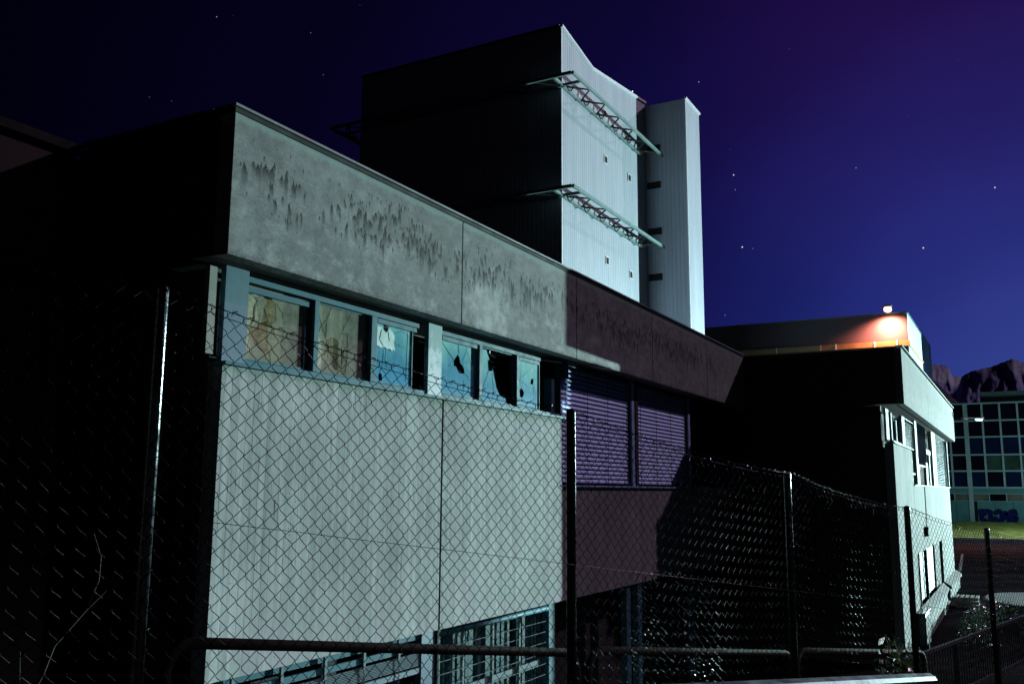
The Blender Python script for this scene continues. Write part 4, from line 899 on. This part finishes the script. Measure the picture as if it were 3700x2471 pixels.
for s in (4.0, 6.0, 7.9): MB().tube([pf(s, 3.27, gz(s)-.155), pf(s, 3.25, gz(s)-.155)], .016, 6).build('bolt', M_beam, G)

# ------------------------------------------------------------ picket railing
K = thing('picket_railing', 'black metal picket railing running along the lot edge at bottom right', 'railing', tuple(pf(17, 6.2, -2.15)))
def kt(s): return -.93+.028*(s-14.78)
MB().beam(pf(14.6, 6.2, kt(14.6)), pf(27, 6.2, kt(27)), .06, .05).build('top_rail', M_railrust, K)
MB().beam(pf(14.6, 6.2, kt(14.6)-.80), pf(27, 6.2, kt(27)-.80), .06, .06).build('bottom_rail', M_railrust, K)
s = 14.7; k = 0; mt = MB()
while s < 25.5:
    if k % 18 == 17: MB().beam(pf(s, 6.2, -2.3), pf(s, 6.2, kt(s)-.03), .06, .06).build('post', M_railing, K)
    elif k < 100: MB().tube([pf(s, 6.2, kt(s)-.775), pf(s, 6.2, kt(s)-.026)], .010, 5).build('picket', M_railing, K)
    s += .112; k += 1

# ------------------------------------------------------------ low slab, shrubs, weeds
sl = thing('concrete_slab', 'low rounded concrete slab lying on the dark parking lot', 'slab', (44, 0, LOT))
n = 28; vv = []
for z, k in ((LOT, .96), (LOT+.50, .98), (LOT+.56, 1.0), (LOT+.60, .97)):
    for i in range(n):
        a = 2*math.pi*i/n; vv.append((44.5+3.2*k*math.copysign(abs(math.cos(a))**.8, math.cos(a)), -1.6+3.4*k*math.copysign(abs(math.sin(a))**.8, math.sin(a)), z))
MB().add(vv, [(j*n+i, j*n+(i+1) % n, (j+1)*n+(i+1) % n, (j+1)*n+i) for j in range(3) for i in range(n)]+[tuple(3*n+i for i in range(n))]).build('slab_top', plain('pale_concrete', (.05, .04, .06), .8, sc=1), sl)
def shrub(label, c, rx, ry, rz, n, seed, group='low shrubs at the foot of the right block'):
    q = random.Random(seed); t = thing('shrub', label, 'shrub', c, group); m = MB(); st_ = MB()
    for i in range(9):
        a = q.uniform(0, 6.28); e = Vector(c)+Vector((rx*.7*math.cos(a)*q.random(), ry*.7*math.sin(a)*q.random(), rz*q.uniform(.5, 1))); st_.tube([c, (Vector(c)+e)/2+Vector((q.uniform(-.1, .1), q.uniform(-.1, .1), 0)), e], [.012, .008, .003], 4)
    for i in range(n):
        while True:
            u = Vector((q.uniform(-1, 1), q.uniform(-1, 1), q.uniform(0, 1)))
            if u.length < 1 and (noise.noise(u*2.5+Vector((seed, 0, 0))) > -.12): break
        p = Vector(c)+Vector((u.x*rx, u.y*ry, u.z*rz)); d = Vector((q.gauss(0, 1), q.gauss(0, 1), q.gauss(0, .7))).normalized(); w_ = d.orthogonal().normalized(); L_ = q.uniform(.03, .07)
        m.add([p-d*L_, p+w_*L_*.45, p+d*L_, p-w_*L_*.45], [(0, 1, 2, 3)])
    st_.build('branches', M_wood, t); m.build('leaves', M_leaf, t)
shrub('glistening low shrub nearest the dark niche block', (34.3, 1.6, LOT), 1.2, .7, .9, 900, 3)
shrub('glistening shrub beside the wooden pallets', (38.5, 1.7, LOT), 1.8, .8, .8, 1100, 5)
shrub('wide shrub between the pallets and the low slab', (41.2, 1.0, LOT), 2.0, 1.2, .75, 1300, 8)
shrub('rightmost shrub in front of the low slab', (38.5, -.6, LOT), 2.0, 1.1, .7, 1200, 11)
shrub('small tangle of leaves on the guard rail end by the fence post', tuple(pf(8.9, 3.9, sz(8.9)+.55)), .35, .25, .75, 260, 14, None)
wd = thing('dry_weed', 'tall bent dry grass stalk behind the fence at lower left', 'weed', (2.28, 3.23, sz(1.3)))
MB().tube([(2.25, 3.24, sz(1.3)), (2.27, 3.24, .88), (2.28, 3.23, .91), (2.31, 3.22, 1.01), (2.41, 3.19, 1.13), (2.48, 3.17, 1.2)], [.003, .003, .0028, .0025, .002, .001], 5).build('stalk', M_stalk, wd)
MB().tube([(2.41, 3.19, 1.13), (2.45, 3.18, 1.24), (2.452, 3.18, 1.33), (2.42, 3.19, 1.42)], [.0018, .0016, .0014, .001], 5).build('stalk', M_stalk, wd)
wd = thing('dry_weed', 'short straight dry stalk at the bottom left corner', 'weed', (2.21, 3.25, sz(1.2)))
MB().tube([(2.21, 3.25, sz(1.2)), (2.21, 3.25, .8), (2.2, 3.26, 1.01)], [.003, .0025, .001], 5).build('stalk', M_stalk, wd)

for o in bpy.data.objects:
    if '_w' in o: del o['_w']
